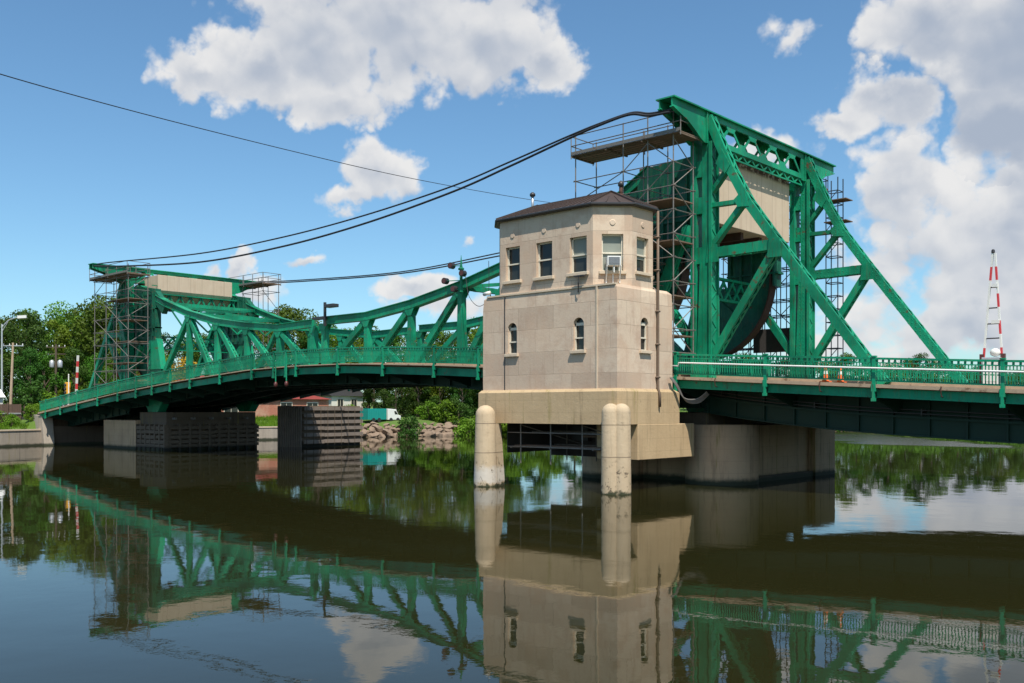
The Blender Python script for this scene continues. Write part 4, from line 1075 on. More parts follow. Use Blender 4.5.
cable([(-.3, 14.5, 18.9), (-12, 14.5, 17.9), (-22, 14.5, 17.3), (-28.6, 14.5, 16.95), (-41.1, 14.5, 16.6), (-57, 14.5, 17.3), (-65, 14.5, 17.85)], .055, 'upper of two dark cables sagging between the far ends of the tower beams')
cable([(-.3, 14.3, 18.7), (-12, 14.5, 17.6), (-22, 14.5, 17.0), (-28.6, 14.5, 16.7), (-41.1, 14.5, 16.45), (-57, 14.5, 17.15), (-65, 14.5, 17.7)], .06, 'lower of two dark cables sagging between the far ends of the tower beams')
def pxpt(x, y, D):
    c = (x - 512) / 952; return (CAM[0] + D * (FX[0] + c * RX[0]), CAM[1] + D * (FX[1] + c * RX[1]), CAM[2] + D * (409 - y) / 952)
cable([pxpt(-60, 52, 42), pxpt(0, 74, 46), pxpt(148, 115, 56), pxpt(300, 153, 70), pxpt(400, 176, 82), pxpt(490, 193, 96), pxpt(560, 204, 110), pxpt(640, 214, 125)], .028, 'thin single wire crossing the sky from the upper left above the cables')

# ------------------------------------------------------------------ small things on the bridge
def nav_signal():
    x, z = -18.3, 12.35
    t = thing('signal_mast', (x, .2, z), 'green pointed mast with round signal lamps on the truss left of the stone house', 'signal')
    m = MB(); m.tube([(x, .15, z - .8), (x, .15, z + .9)], .11, 8, .09); m.lathe((x, .15, z + .6), [(.11, 0), (.2, .05), (.2, .14), (.08, .22)], 10); m.tube([(x, .15, z + .9), (x, .15, z + 1.6)], .08, 8, .01); m.build('mast', M['green'], t)
    for dx, h in ((-.7, .95), (.35, .35), (-1.3, .0), (-.45, -.6)):
        l = MB(); c = Vector((x + dx, -.05, z + h)); l.tube([c + Vector((0, .15, 0)), c + Vector((.05, -.18, 0))], .21, 14); la = l.build('signal_lamp', M['darkmetal'], t)
        l = MB(); l.tube([c + Vector((.05, -.181, 0)), c + Vector((.052, -.2, 0))], .16, 14); l.build('lens', M['lens'], la)
        l = MB(); l.tube([c, (x, .15, z + h - .05)], .03, 5); l.build('arm', M['green'], la)
    m = MB(); m.tube(catenary([(x + .6, -.05, z + .2), (x + 1.0, -.1, z - 1.2), (x + 1.9, -.1, z - 1.9), (x + 2.7, -.1, z - 1.3), (x + 2.75, -.1, z + .9)], 8), .02, 5); m.build('cable_loop', M['cable'], t)
nav_signal()
def mid_lamp():
    x = -33.15
    t = thing('street_lamp', (x, .2, 11), 'dark square-headed street lamp on the truss at the middle of the bridge', 'street lamp')
    m = MB(); m.box((x - .08, .12, 10.2), (x + .08, .28, 12.0)); m.build('pole', M['darkmetal'], t)
    m = MB(); m.box((x + .1, .12, 11.6), (x + .3, .28, 11.75)); m.box((x + .3, -.1, 11.55), (x + 1.4, .45, 11.8)); m.build('lamp_head', M['darkmetal'], t, bevel=.03)
    m = MB(); m.box((x - 1.5, .1, 10.75), (x - .1, .6, 10.95)); m.build('lamp_head', M['darkmetal'], t)
mid_lamp()
def hanging_light(x, label):
    t = thing('navigation_light', (x, -2.85, dz(x) - 1.2), label, 'navigation light')
    m = MB(); m.tube([(x, -2.83, dz(x) + .1), (x, -2.83, dz(x) - 1.15)], .05, 6); m.build('rod', M['green'], t)
    m = MB(); m.lathe((x, -2.83, dz(x) - 1.55), [(.06, 0), (.14, .08), (.14, .3), (.05, .42)], 12); m.build('lantern', M['lens'], t, True)
hanging_light(-35.15, 'left of two small lights hanging below the deck at mid span')
hanging_light(-33.75, 'right of two small lights hanging below the deck at mid span')

def gate(x, y, zb, H, label, lean, arms=2, w=.42):
    t = thing('barrier_gate', (x, y, zb), label, 'barrier gate')
    if arms == 2:
        m = MB(); m.box((x - .38, y - .3, zb), (x + .38, y + .3, zb + 1.35)); m.build('cabinet', M['alu'], t, bevel=.03)
        m = MB(); m.box((x - .30, y - .31, zb + .1), (x + .30, y - .302, zb + 1.2)); m.box((x - .2, y - .32, zb + .3), (x + .2, y - .312, zb + 1.0)); m.build('cabinet_door', M['white'], t)
        m = MB(); m.lathe((x + .12, y - .05, zb + 1.38), [(.05, 0), (.18, .06), (.22, .18), (.16, .3), (.04, .36)], 14); m.build('motor_cover', M['white'], t, True)
    for a in range(arms):
        x0 = x + ((w if a else -w) if arms == 2 else 0); x1 = x + lean + (.05 if a else -.05) * (arms == 2); nb = 9 if arms == 2 else 7
        z0 = zb + (.6 if arms == 2 else 0)
        r = .058 if arms == 2 else .12
        arm = MB().tube([(x0, y, z0), (x0 + (x1 - x0) * .02, y, z0 + .02 * H)], r, 8).build('gate_arm', M['white'], t)
        for mt in ('white', 'red'):
            for k in range(nb):
                m = MB()
                if (k % 2 == 0) != (mt == 'white'): continue
                p = Vector((x0, y, z0)).lerp(Vector((x1, y, zb + H)), k / nb); q = Vector((x0, y, z0)).lerp(Vector((x1, y, zb + H)), (k + 1) / nb)
                if a == 0 and arms == 2 and k < nb - 2: mt2 = 'alu'
                m.beam(p, q, r * 1.7, r * 1.3)
                m.build('stripe', M['white' if mt == 'white' or (a == 0 and arms == 2 and k in (3, 5)) else 'red'], arm)
    if arms == 2:
        m = MB()
        for h in (.30, .42, .55, .72): 
            s = 1 - h; m.tube([(x - w * s + lean * h, y, zb + .6 + (H - .6) * h), (x + w * s + lean * h, y, zb + .6 + (H - .6) * h)], .03, 5)
        m.build('cross_bar', M['darkmetal'], t)
        m = MB()
        for h in (.42, .72): m.box((x - .1 * (1 - h) + lean * h, y - .1, zb + .6 + (H - .6) * h), (x + .3 * (1 - h) + .1 + lean * h, y + .1, zb + .75 + (H - .6) * h))
        m.build('warning_light', M['white'], t)
        m = MB(); m.lathe((x + lean - .03, y, zb + H), [(.04, 0), (.08, .04), (.07, .14), (.03, .18)], 10); m.build('tip_light', M['darkmetal'], t)
        m = MB()
        for s in (-1, 1): m.box((x + s * w - .09, y - .09, zb), (x + s * w + .09, y + .09, zb + 1.5))
        m.build('counterweight', M['lens'], t)
gate(13.65, 1.1, dz(13.75), 5.85, 'raised red and white road barrier with silver cabinet at the right end of the bridge', .05)
gate(-77.4, .1, dz(-77.4) + 1.6, 4.2, 'raised red and white striped barrier arm at the left end of the bridge', .45, 1)
def cone(x, y, label):
    t = thing('traffic_cone', (x, y, dz(x) + .15), label, 'traffic cone', None)
    z = dz(x) - .01
    m = MB(); m.box((x - .2, y - .2, z), (x + .2, y + .2, z + .04)); m.lathe((x, y, z + .04), [(.15, 0), (.035, .66)], 16); m.build('body', M['orange'], t)
    m = MB(); m.lathe((x, y, z + .36), [(.106, 0), (.078, .14)], 16); m.build('reflective_band', M['white'], t)
cone(7.6, -2.2, 'left of two orange traffic cones on the right approach sidewalk'); cone(8.3, -2.2, 'right of two orange traffic cones on the right approach sidewalk')
def left_signal():
    x = -79.6
    t = thing('traffic_signal', (x, .1, dz(x)), 'yellow signal box on a post at the left end of the bridge', 'signal')
    m = MB(); m.tube([(x, .1, dz(x)), (x, .1, dz(x) + 2.3)], .06, 8); m.build('pole', M['alu'], t)
    m = MB(); m.box((x - .28, -.1, dz(x) + 1.9), (x + .28, .3, dz(x) + 3.2)); m.build('housing', M['yellow'], t, bevel=.05)
    m = MB()
    for k in range(3): m.tube([(x + .05, -.1, dz(x) + 2.1 + .4 * k), (x + .05, -.25, dz(x) + 2.1 + .4 * k)], .14, 10)
    m.build('visor', M['darkmetal'], t)
    x = -78.6; t = thing('marker_post', (x, -.2, dz(x)), 'thin white post between the yellow signal and the striped barrier arm', 'post')
    MB().tube([(x, -.2, dz(x)), (x, -.2, dz(x) + 3.9)], .06, 8).build('shaft', M['white'], t); MB().lathe((x, -.2, dz(x) + 3.9), [(.08, 0), (.02, .08)], 8).build('cap', M['white'], t)
left_signal()
def car(x, y, z, label):
    t = thing('parked_car', (x, y, z), label, 'car')
    m = MB(); L = 2.2
    prof = [(-2.2, .35), (-2.25, .8), (-2.0, 1.0), (-1.4, 1.05), (-.8, 1.55), (.9, 1.6), (1.5, 1.1), (2.15, .95), (2.25, .4)]
    m.prism([(x + p[0], y - .9, z + p[1]) for p in prof], (0, 1.8, 0)); m.build('body', M['carpaint'], t, bevel=.06)
    m = MB()
    for yy in (-.905, .895): m.prism([(x - 1.25, y + yy, z + 1.08), (x - .75, y + yy, z + 1.48), (x + .85, y + yy, z + 1.52), (x + 1.3, y + yy, z + 1.12)], (0, .01, 0))
    m.prism([(x + .98, y - .8, z + 1.57), (x + 1.5, y - .8, z + 1.14), (x + 1.53, y - .8, z + 1.16), (x + 1.0, y - .8, z + 1.6)], (0, 1.6, 0)); m.build('windows', M['glass'], t)
    for dx in (-1.4, 1.4):
        for dy in (-.92, .72):
            w = MB().tube([(x + dx, y + dy, z + .33), (x + dx, y + dy + .2, z + .33)], .33, 16).build('wheel', M['tyre'], t); MB().tube([(x + dx, y + dy - .01, z + .33), (x + dx, y + dy + .01, z + .33)], .19, 12).build('rim', M['alu'], w)
    for dy in (-.7, .5): MB().box((x + 2.15, y + dy, z + .7), (x + 2.27, y + dy + .25, z + .85)).build('headlight', M['white'], t)
car(-87, 3.0, dz(-87) - .1, 'silver grey car coming onto the left end of the bridge')

# ------------------------------------------------------------------ left bank
def street_lamp(x, y, H, label):
    z = zland(x, y); t = thing('street_lamp', (x, y, z), label, 'street lamp')
    MB().tube([(x, y, z), (x, y, H)], .13, 8, .08).build('pole', M['alu'], t)
    m = MB(); e = Vector((RX[0], RX[1], 0)); p = Vector((x, y, H))
    m.tube(catenary([p + Vector((0, 0, -.4)), p + e * .8 + Vector((0, 0, .45)), p + e * 1.9 + Vector((0, 0, .8))], 6), .06, 6); m.tube([p + Vector((0, 0, -.9)), p + e * .7 + Vector((0, 0, .3))], .04, 5); m.build('arm', M['alu'], t)
    m = MB(); m.beam(p + e * 1.8 + Vector((0, 0, .8)), p + e * 2.8 + Vector((0, 0, .85)), .32, .16, (0, 0, 1)); m.build('lamp_head', M['white'], t)
street_lamp(-90.2, -2.9, 13.6, 'tall silver street lamp with one arm at the left edge')
def utility_pole(x, y, H, label, trans=False, arms=1, lean=0):
    z = zland(x, y); t = thing('utility_pole', (x, y, z), label, 'utility pole')
    mt = M['walk'] if not trans else M['bark']
    MB().tube([(x, y, z), (x + lean * RX[0], y + lean * RX[1], H)], .17, 8, .12).build('pole', mt, t)
    e = Vector((RX[0], RX[1], 0)); p = Vector((x + lean * RX[0], y + lean * RX[1], H)); m = MB()
    for k in range(arms): m.beam(p - e * 1.2 + Vector((0, 0, -.35 - .85 * k)), p + e * 1.2 + Vector((0, 0, -.35 - .85 * k)), .1, .12, (0, 0, 1))
    m.build('cross_arm', M['alu'] if not trans else M['bark'], t)
    for s in (-1.1, -.4, .4, 1.1): MB().lathe(tuple(p + e * s + Vector((0, 0, -.3))), [(.04, 0), (.06, .1), (.03, .2)], 6).build('insulator', M['white'], t)
    if trans:
        for s in (-.5, .5): MB().lathe(tuple(p + e * s + Vector((0, 0, -2.9))), [(.26, 0), (.3, .1), (.3, .8), (.2, .9), (.06, 1.0)], 12).build('transformer', M['alu'], t, True)
utility_pole(-90.0, -2.1, 11.5, 'pale leaning utility pole beside the silver street lamp', False, 1, .35)
utility_pole(-95, 5.0, 11.9, 'wooden utility pole with two grey transformers in front of the trees', True, 2)

def river_wall(pts, z0, z1, th, label, mat='wall'):
    m = MB()
    for a, b in zip(pts[:-1], pts[1:]):
        a = Vector((a[0], a[1], 0)); b = Vector((b[0], b[1], 0)); d = (b - a).normalized(); n = Vector((-d.y, d.x, 0)) * th
        m.prism([a + Vector((0, 0, z0)), b + Vector((0, 0, z0)), b + n + Vector((0, 0, z0)), a + n + Vector((0, 0, z0))], (0, 0, z1 - z0))
    t = thing('river_wall', (pts[0][0], pts[0][1], 0), label, 'retaining wall'); m.build('wall', M[mat], t)
    m = MB()
    for a, b in zip(pts[:-1], pts[1:]):
        a = Vector((a[0] + .08, a[1], 0)); b = Vector((b[0] + .08, b[1], 0)); d = (b - a).normalized(); n = Vector((-d.y, d.x, 0)) * (th + .1)
        m.prism([a + Vector((0, 0, z1 + .003)), b + Vector((0, 0, z1 + .003)), b + n + Vector((0, 0, z1 + .003)), a + n + Vector((0, 0, z1 + .003))], (0, 0, .14))
    m.build('coping', M['stone_plain'], t)
river_wall([(-78.3, -60), (-78.3, -7.2), (-80.0, -2.2)], -2, 1.62, .6, 'pale concrete river wall at the left edge below the grass')
river_wall([(-81.2, 14.5), (-78.6, 17.5), (-77.4, 24.5), (-77.3, 33)], -2, 1.55, .6, 'pale concrete river wall below the red brick building')

def fence(x, y0, y1, label):
    z = zland(x, (y0 + y1) / 2) - .1; t = thing('board_fence', (x, y0, z), label, 'fence')
    m = MB(); y = y0
    while y < y1: m.box((x, y, z), (x + .04, y + .17, z + 2.0)); y += .19
    m.build('boards', M['fence'], t)
    for i in range(int((y1 - y0) / 2.4) + 1): yy = y0 + i * 2.4; MB().box((x + .05, yy - .07, z), (x + .2, yy + .07, z + 2.15)).build('post', M['fence'], t)
    m = MB(); m.box((x + .045, y0, z + .9), (x + .12, y1, z + 1.05)); m.build('rail', M['alu'], t)
fence(-85.5, -16, -2.6, 'brown board fence above the grass at the left edge')
def stump():
    t = thing('white_shed', (-87, -5.4, 2.5), 'small white shed roof showing above the brown fence', 'shed')
    MB().box((-89.5, -8.5, 2.2), (-87, -3.9, 5.2)).build('wall', M['bwhite'], t)
    m = MB(); m.prism([(-89.8, -8.7, 5.2), (-86.7, -8.7, 5.2), (-88.2, -8.7, 6.1)], (0, 5, 0)); m.build('roof', M['white'], t)
stump()

# sheet-pile fender in the river
def dolphin():
    t = thing('pile_fender', (-57.5, 16, 0), 'dark timber pile fender standing in the river in front of the red brick building', 'pile fender')
    A, B, C, D = Vector((-57.6, 12.2, 0)), Vector((-55.8, 13.9, 0)), Vector((-55.8, 21.4, 0)), Vector((-58.2, 21.4, 0))
    up = Vector((0, 0, 6.3))
    m = MB(); m.prism([p + Vector((0, 0, -2)) for p in (A, B, C, D)], (0, 0, 6.0)); m.build('core', M['timber'], t)
    m = MB(); n = 11; d = (B - A).normalized(); nn = Vector((d.y, -d.x, 0))
    for k in range(n):
        p = A.lerp(B, (k + .5) / n); m.tube([p + nn * .06 + Vector((0, 0, -2)), p + nn * .06 + Vector((0, 0, 4.15 + .12 * random.random()))], .125, 8)
    m.build('vertical_piles', M['timber_light'], t)
    for k in range(6):
        m = MB(); z = .35 + k * .68
        for j in range(3): q = random.uniform(-.035, .035); m.box((-55.85, 13.95 + j * 2.52, z + q), (-55.42 + random.uniform(-.03, .03), 16.45 + j * 2.52, z + .36 + q))
        m.build('waling', M['timber_light'], t)
    m = MB()
    for k in range(9): m.box((-55.42, 14.2 + k * .88, .1), (-55.39, 14.24 + k * .88, 4.2))
    m.build('strap', M['timber'], t)
    m = MB(); m.box((-57.7, 12.4, .25), (-55.7, 12.0, .5)); 
    m = MB(); m.prism([p + Vector((0, 0, 4.0)) for p in (A, B, C, D)], (0, 0, .22)); m.build('cap', M['timber'], t)
dolphin()

def building(name, x0, x1, y0, y1, z0, z1, wallm, roofm, rh, label, wins, axis='y', cat='building', over=.4):
    t = thing(name, ((x0 + x1) / 2, (y0 + y1) / 2, z0), label, cat)
    MB().box((x0, y0, z0), (x1, y1, z1)).build('wall', M[wallm], t)
    m = MB(); xm = (x0 + x1) / 2; ym = (y0 + y1) / 2
    if axis == 'y': m.prism([(x0 - over, y0 - over, z1), (x1 + over, y0 - over, z1), (xm, y0 - over, z1 + rh)], (0, y1 - y0 + 2 * over, 0))
    else: m.prism([(x0 - over, y0 - over, z1), (x0 - over, y1 + over, z1), (x0 - over, ym, z1 + rh)], (x1 - x0 + 2 * over, 0, 0))
    m.build('roof', M[roofm], t)
    for (ya, yb, za, zb) in wins:
        w = MB().box((x1, ya, za), (x1 + .05, yb, zb)).build('window', M['glass'], t)
        f = MB(); f.box((x1 + .01, ya - .1, za - .12), (x1 + .1, yb + .1, za)); f.box((x1 + .01, ya - .1, zb), (x1 + .1, yb + .1, zb + .12)); f.box((x1 + .01, ya - .1, za), (x1 + .08, ya, zb)); f.box((x1 + .01, yb, za), (x1 + .08, yb + .1, zb)); f.box((x1 + .052, (ya + yb) / 2 - .03, za), (x1 + .07, (ya + yb) / 2 + .03, zb)); f.build('frame', M['cream'], w)
    return t
building('brick_building', -96, -88, 14, 41, 2.2, 5.3, 'brick', 'redroof', .6, 'long low red brick building with a red roof on the left bank', [(32.8, 34.6, 4.05, 4.75), (37.2, 39, 4.05, 4.75), (18, 20, 3.4, 4.7), (24, 26, 3.4, 4.7)])
building('white_house', -98, -92, 44.5, 50.5, 2.5, 5.9, 'bwhite', 'darkmetal', 1.9, 'white house between the trees just right of the red brick building', [(45.6, 46.6, 4.2, 5.4), (48.2, 49.2, 4.2, 5.4)], 'y', 'house')
building('yellow_wall_house', -104, -97, 15, 27, 3, 7.6, 'walk', 'redroof', 1.6, 'tan building with a red roof seen through the left truss', [(17, 18.4, 4.6, 6.4), (22, 23.4, 4.6, 6.4)], 'y', 'house')
def trailer():
    x, y = -80.0, 42; z = zland(x, 43.5) + .1
    t = thing('box_trailer', (x - 1, 43.6, z), 'teal box trailer parked on the rocky bank', 'trailer')
    MB().box((x - 2, 41.9, z + .35), (x, 45.3, 3.95)).build('box', M['teal'], t, bevel=.04)
    for yy in (42.9, 43.9): MB().tube([(x - .2, yy, z + .3), (x + .05, yy, z + .3)], .32, 14).build('wheel', M['tyre'], t)
    m = MB()
    for k in range(8): m.box((x, 42.1 + k * .42, z + .4), (x + .03, 42.14 + k * .42, 3.9))
    m.build('rib', M['teal'], t)
    t = thing('white_van', (x - 1, 46.6, z), 'white van parked beside the teal trailer', 'van')
    m = MB(); m.prism([(x, 45.55, z + .3), (x, 48.0, z + .3), (x, 48.0, z + .9), (x, 47.5, z + 1.05), (x, 47.1, 3.85), (x, 45.55, 3.95)], (-1.9, 0, 0)); m.build('body', M['white'], t, bevel=.06)
    m = MB(); m.prism([(x + .01, 46.85, z + 1.1), (x + .01, 47.4, z + 1.1), (x + .01, 47.05, 3.6), (x + .01, 46.7, 3.6)], (-.02, 0, 0)); m.build('side_window', M['glass'], t)
    for yy in (46.1, 47.4): MB().tube([(x - .2, yy, z + .3), (x + .04, yy, z + .3)], .32, 14).build('wheel', M['tyre'], t)
trailer()

# riprap stones on the bank
def stones():
    import bmesh
    meshes = []
    for k in range(5):
        bm = bmesh.new(); bmesh.ops.create_icosphere(bm, subdivisions=2, radius=.5); r2 = np.random.RandomState(40 + k)
        axes = r2.normal(size=(9, 3)); axes /= np.linalg.norm(axes, axis=1)[:, None]
        for v in bm.verts:
            p = np.array(v.co); 
            for a in axes:
                dd = p @ a
                if dd > .30: p = p - a * (dd - .30)
            v.co = p * np.array([1.25, .9, .7]) + r2.normal(size=3) * .012
        me = bpy.data.meshes.new('riprap_stone'); bm.to_mesh(me); bm.free(); me.materials.append(M['rock']); meshes.append(me)
    n = 0; r3 = np.random.RandomState(5)
    L = np.array([(-77.9, 33), (-78, 40), (-75, 45), (-74, 52), (-74, 57)])
    seg = np.hypot(*(L[1:] - L[:-1]).T); cum = np.concatenate([[0], np.cumsum(seg)])
    for row, (zz, off, sz, cnt) in enumerate(((.1, -.1, 1.6, 26), (.65, .3, 1.4, 28), (1.2, .8, 1.25, 28), (1.6, 1.4, 1.0, 20))):
        for k in range(cnt):
            s = cum[-1] * (k + r3.uniform(.1, .9)) / cnt; x = np.interp(s, cum, L[:, 0]); y = np.interp(s, cum, L[:, 1])
            o = bpy.data.objects.new('riprap_stone', meshes[(n * 7 + row) % 5]); col.objects.link(o); n += 1
            o.location = (x - off + r3.uniform(-.2, .2), y, zz + r3.uniform(-.1, .1)); o.rotation_euler = (r3.uniform(-.5, .5), r3.uniform(-.4, .4), r3.uniform(0, 6.28)); q = sz * r3.uniform(.7, 1.35); o.scale = (q, q * r3.uniform(.8, 1.2), q * r3.uniform(.8, 1.1))
            tag(o, ('pale limestone block at the waterline below the teal trailer', 'pale limestone block in the upper rows of the rocky bank')[row > 1], 'rock', 'limestone blocks heaped along the river bank')
stones()

# ------------------------------------------------------------------ trees and bushes
def tree_meshes(seed, H, R, leafm, n, trunk=True, leaf=.42, low=.15, columnar=1.):
    r = np.random.RandomState(seed)
    # crown lobes
    nb = 26; lobes = []
    for k in range(nb):
        a = r.uniform(0, 2 * math.pi); h = low + (1 - low) * (k + r.uniform(0, 1)) / nb; prof = math.sin(math.pi * min(1, max(.06, (h - low) / (1 - low) * .80 + .18))) ** .6
        rr = R * prof * r.uniform(.35, .95) ; lobes.append((rr * math.cos(a), rr * math.sin(a), H * h * columnar, R * r.uniform(.22, .42)))
    V = []; F = []
    cnt = n // nb
    for (x, y, z, q) in lobes:
        u = r.normal(size=(cnt, 3)); u /= np.linalg.norm(u, axis=1)[:, None]; rad = q * r.uniform(.45, 1.12, cnt) ** .6
        P = np.array([x, y, z]) + u * rad[:, None] * np.array([1, 1, .78])
        nn = u + r.normal(size=(cnt, 3)) * .6; nn /= np.linalg.norm(nn, axis=1)[:, None]
        t1 = np.cross(nn, r.normal(size=(cnt, 3))); t1 /= np.linalg.norm(t1, axis=1)[:, None]; t2 = np.cross(nn, t1)
        s = leaf * r.uniform(.5, 1.3, cnt)[:, None]
        k = len(V)
        Q = np.stack([P - t1 * s * .5, P + t2 * s * .35, P + t1 * s * .5, P - t2 * s * .35], 1).reshape(-1, 3)
        V += Q.tolist(); F += [(k + 4 * i, k + 4 * i + 1, k + 4 * i + 2, k + 4 * i + 3) for i in range(cnt)]
    cm = bpy.data.meshes.new('crown'); cm.from_pydata(V, [], F); cm.materials.append(M[leafm])
    mb = MB(); mb.tube([(0, 0, -1), (R * .02, .1, H * .35), (-.1, R * .02, H * .8)], H * .022 + .08, 7, .06)
    for (x, y, z, q) in lobes[::2]: 
        b0 = max(.5, z - abs(x) * .8 - abs(y) * .6 - .5); mb.tube([(0, 0, b0 * .85), (x * .5, y * .5, (b0 + z) / 2), (x, y, z)], H * .007 + .03, 5, .02)
    tm = bpy.data.meshes.new('trunk'); tm.from_pydata(mb.v, [], mb.f); tm.materials.append(M['bark'])
    return cm, tm
KINDS = {}
def get_kind(k):
    if k in KINDS: return KINDS[k]
    spec = dict(oak=(11, 17, 6.2, 'leaf1', 9000), maple=(12, 19, 5.6, 'leaf2', 9000), poplar=(13, 20, 4.6, 'leaf3', 8000), ash=(14, 15, 5.4, 'leaf1', 8000), linden=(15, 16, 6.0, 'leaf3', 9000), willow=(18, 14, 6.0, 'leaf2', 8000),
                shrub=(16, 2.6, 1.9, 'leaf3', 2600), bush=(17, 3.4, 2.2, 'leaf2', 3000), gold=(19, 7, 3.4, 'leafy', 4000))[k]
    small = k in ('shrub', 'bush')
    KINDS[k] = tree_meshes(spec[0], spec[1], spec[2], spec[3], spec[4], leaf=.24 if small else (.42 if k != 'gold' else .34), low=.02 if small else .10); return KINDS[k]
LBL = {'oak': 'mid green', 'maple': 'dark green', 'poplar': 'yellow green tall', 'ash': 'mid green rounded', 'linden': 'bright yellow green', 'willow': 'dark low spreading'}
def tree(kind, x, y, s=1., rz=None, where='', label=None, group=None, cat='tree', name=None, sz=1.):
    cm, tm = get_kind(kind); small = kind in ('shrub', 'bush')
    e = thing(name or ('bush' if small else 'broadleaf_tree'), (x, y, zland(x, y) - .1), label, 'bush' if small else cat, group)
    e.rotation_euler = (0, 0, random.uniform(0, 6.28) if rz is None else rz); e.scale = (s, s, s * sz)
    for nm, me in (('crown', cm), ('trunk', tm)):
        if nm == 'trunk' and small: nm = 'stem'
        o = bpy.data.objects.new(nm, me); col.objects.link(o); o.parent = e
    return e
def by_px(px, D): p = pxpt(px, 409, D); return p[0], p[1]
G1 = 'trees of the wood on the left bank'
left = [  # pixel column, depth, top pixel row
    (-26, 112, 322, 'maple'), (-6, 124, 312, 'oak'), (12, 132, 320, 'ash'), (26, 122, 308, 'maple'), (40, 138, 306, 'oak'), (54, 126, 316, 'poplar'), (66, 144, 304, 'linden'), (80, 132, 312, 'poplar'), (92, 140, 300, 'oak'), (106, 130, 294, 'ash'), (118, 146, 302, 'linden'), (132, 150, 308, 'maple'),
    (30, 116, 345, 'maple'), (44, 118, 350, 'ash'), (74, 120, 345, 'maple'), (98, 122, 350, 'oak'), (122, 128, 345, 'oak'), (144, 134, 338, 'linden'), (160, 140, 330, 'maple'), (182, 144, 334, 'ash'), (206, 146, 330, 'oak'), (228, 150, 326, 'maple'), (250, 152, 318, 'linden'),
    (268, 156, 308, 'poplar'), (288, 152, 300, 'oak'), (302, 160, 308, 'ash'), (318, 150, 322, 'maple'), (334, 158, 320, 'oak'), (350, 152, 330, 'linden'), (368, 160, 324, 'ash'), (384, 152, 330, 'maple'), (402, 158, 326, 'oak'), (420, 150, 332, 'linden'), (436, 160, 320, 'poplar'), (454, 152, 328, 'oak'), (472, 160, 320, 'linden'), (490, 154, 330, 'ash'), (508, 160, 335, 'maple'),
    (374, 146, 366, 'maple'), (396, 144, 370, 'willow'), (418, 146, 362, 'maple'), (440, 148, 368, 'willow'), (462, 148, 362, 'maple'), (484, 150, 368, 'willow'), (506, 152, 362, 'maple'), (540, 160, 355, 'ash'), (575, 165, 355, 'maple'), (610, 168, 360, 'oak')]
HT = dict(oak=17, maple=19, poplar=20, ash=15, linden=16, willow=14, shrub=2.6, bush=3.4, gold=7)
for (px, D, top, k) in left:
    x, y = by_px(px, D)
    z0 = zland(x, y); h = 3.9 + (409 - top) * D / 952 - z0; s = max(.35, h / (HT[k] * 1.08))
    dens = 'tall ' if top < 326 else ('low ' if top > 350 else '')
    pl = 'at the left edge of the photo' if px < 60 else ('behind the left tower' if px < 262 else ('seen through the span truss' if top < 345 else 'under the span behind the rocky bank'))
    tree(k, x, y, s, label='%s%s tree %s' % (dens, LBL[k], pl), group='%s%s trees %s' % (dens, LBL[k], pl), sz=1.0)
x, y = by_px(187, 128); tree('gold', x, y, 1.0, label='golden yellow tree seen through the left truss', name='golden_tree')
far = [(640, 175, 352, 'oak'), (700, 180, 355, 'maple'), (745, 176, 352, 'ash'), (790, 182, 356, 'oak'), (822, 178, 358, 'linden'), (846, 178, 350, 'oak'), (866, 184, 360, 'maple'), (888, 182, 362, 'ash'), (904, 184, 356, 'oak'), (920, 184, 351, 'maple'), (938, 188, 360, 'ash'), (958, 190, 362, 'oak'), (978, 196, 365, 'maple'), (1000, 198, 362, 'ash'), (1022, 206, 368, 'oak'), (1046, 214, 368, 'maple'), (1070, 225, 366, 'oak'), (1100, 235, 366, 'ash'), (856, 170, 385, 'willow'), (880, 172, 388, 'maple'), (905, 174, 386, 'willow'), (932, 178, 388, 'maple'), (960, 180, 386, 'willow'), (990, 184, 388, 'willow'), (1015, 192, 390, 'maple')]
r5 = np.random.RandomState(21)
for j in range(26): far.append((640 + j * 19 + r5.uniform(-5, 5), 186 + (j * 19 > 300) * 14 + (j * 19 > 380) * 14 + r5.uniform(-3, 5), r5.uniform(366, 376), ('oak', 'maple', 'ash', 'willow')[j % 4]))
for (px, D, top, k) in far:
    x, y = by_px(px, D)
    z0 = zland(x, y)
    if z0 < .8: D += 12; x, y = by_px(px, D); z0 = zland(x, y)
    h = 3.9 + (409 - top) * D / 952 - z0; s = max(.35, h / (HT[k] * 1.08))
    pl = 'on the far bank beyond the right approach'
    q = 'low ' if top > 380 else ''
    tree(k, x, y, s, label='%s%s tree %s' % (q, LBL[k], pl), group='%s%s trees %s' % (q, LBL[k], pl), sz=1.)
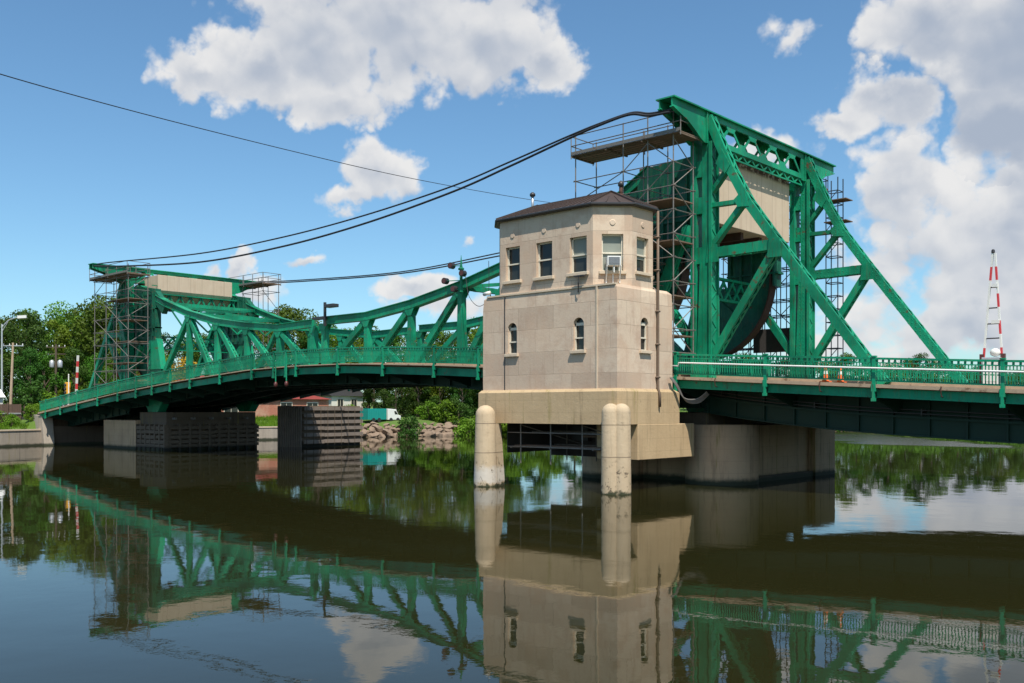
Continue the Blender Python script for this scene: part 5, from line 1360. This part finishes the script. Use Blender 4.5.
for (px, D, k, s, lab) in [(409, 133, 'bush', 1.0, 'dark bush leaning over the water in the middle of the rocky bank'), (446, 142, 'shrub', 1.25, 'bright green bush above the right end of the rocks'), (458, 142, 'bush', 1.1, 'dark bush at the right end of the rocks'), (466, 139, 'shrub', 1.3, 'bright green bush beside the left fender pillar'),
                           (480, 141, 'shrub', 1.5, 'large bright green bush behind the left fender pillar'), (428, 143, 'shrub', 1.0, 'low bright bush on top of the rocks'), (438, 150, 'shrub', 1.8, 'tall bright bush against the dark trees'), (497, 144, 'shrub', 1.6, 'bright bush seen under the stone house'), (520, 148, 'shrub', 1.8, 'broad bright bush seen under the stone house on the left'), (548, 152, 'shrub', 1.8, 'broad bright bush seen under the stone house on the right'),
                           (416, 148, 'shrub', 1.3, 'bright bush behind the white van'), (46, 106, 'shrub', .8, 'small green bush beside the left abutment'), (34, 104, 'shrub', .6, 'small green bush on the grass left of the abutment'), (30, 112, 'bush', 1.2, 'dark bush at the end of the board fence'), (42, 116, 'shrub', 1.2, 'green bush between the fence and the bridge end'), (12, 104, 'shrub', .55, 'low green clump on the grass under the board fence'), (-4, 104, 'shrub', .6, 'low green clump at the left edge'), (350, 138, 'shrub', .8, 'small bright bush beside the dark pile fender')]:
    x, y = by_px(px, D); tree(k, x, y, s, label=lab)
# low scrub along the far bank as one mass
def scrub():
    r = np.random.RandomState(3); V = []; F = []
    for a, b, dens in (((-73, 62), (-61, 88), 80), ((-61, 88), (-43, 113), 120), ((-43, 113), (-29, 148), 140), ((-29, 148), (-27, 190), 140), ((-27, 190), (-6, 226), 110), ((-6, 226), (80, 292), 100)):
        for k in range(dens):
            s = (k + r.uniform()) / dens; c = np.array([a[0] + (b[0] - a[0]) * s - r.uniform(-1.2, 3.5), a[1] + (b[1] - a[1]) * s + r.uniform(-1, 2), r.uniform(.2, 2.6)]); q = r.uniform(.9, 2.5); n = 170
            u = r.normal(size=(n, 3)); u /= np.linalg.norm(u, axis=1)[:, None]; P = c + u * q * r.uniform(.5, 1.1, (n, 1)); P[:, 2] = np.abs(P[:, 2])
            t1 = r.normal(size=(n, 3)); t1 /= np.linalg.norm(t1, axis=1)[:, None]; t2 = np.cross(t1, u); sz = r.uniform(.25, .55, (n, 1)); i0 = len(V)
            V += np.stack([P - t1 * sz * .5, P + t2 * sz * .35, P + t1 * sz * .5, P - t2 * sz * .35], 1).reshape(-1, 3).tolist(); F += [(i0 + 4 * i, i0 + 4 * i + 1, i0 + 4 * i + 2, i0 + 4 * i + 3) for i in range(n)]
    me = bpy.data.meshes.new('riverside_scrub'); me.from_pydata(V, [], F); me.materials.append(M['leaf1']); o = bpy.data.objects.new('riverside_scrub', me); col.objects.link(o)
    tag(o, 'low green scrub along the far waterline', 'scrub', None, 'stuff')
scrub()
def grass():
    r = np.random.RandomState(9); V = []; F = []
    n = 14000; P = np.stack([r.uniform(-87, -78.9, n), r.uniform(-45, -3.5, n)], 1); P2 = np.stack([r.uniform(-88, -79, n // 2), r.uniform(16, 41, n // 2)], 1); P = np.concatenate([P, P2]); Z = land(P); r0 = r.uniform(0, math.pi, len(P)); h = r.uniform(.15, .5, len(P))
    for (x, y), z, a, hh in zip(P, Z, r0, h):
        if z < 1: continue
        dx, dy = math.cos(a) * .06, math.sin(a) * .06; i = len(V)
        V += [(x - dx, y - dy, z - .05), (x + dx, y + dy, z - .05), (x + dy * 1.5, y + dx * 1.5, z + hh)]; F.append((i, i + 1, i + 2))
    me = bpy.data.meshes.new('grass'); me.from_pydata(V, [], F); me.materials.append(M['leaf3']); o = bpy.data.objects.new('grass', me); col.objects.link(o)
    tag(o, 'bright green grass on the left bank', 'grass', None, 'stuff')
grass()
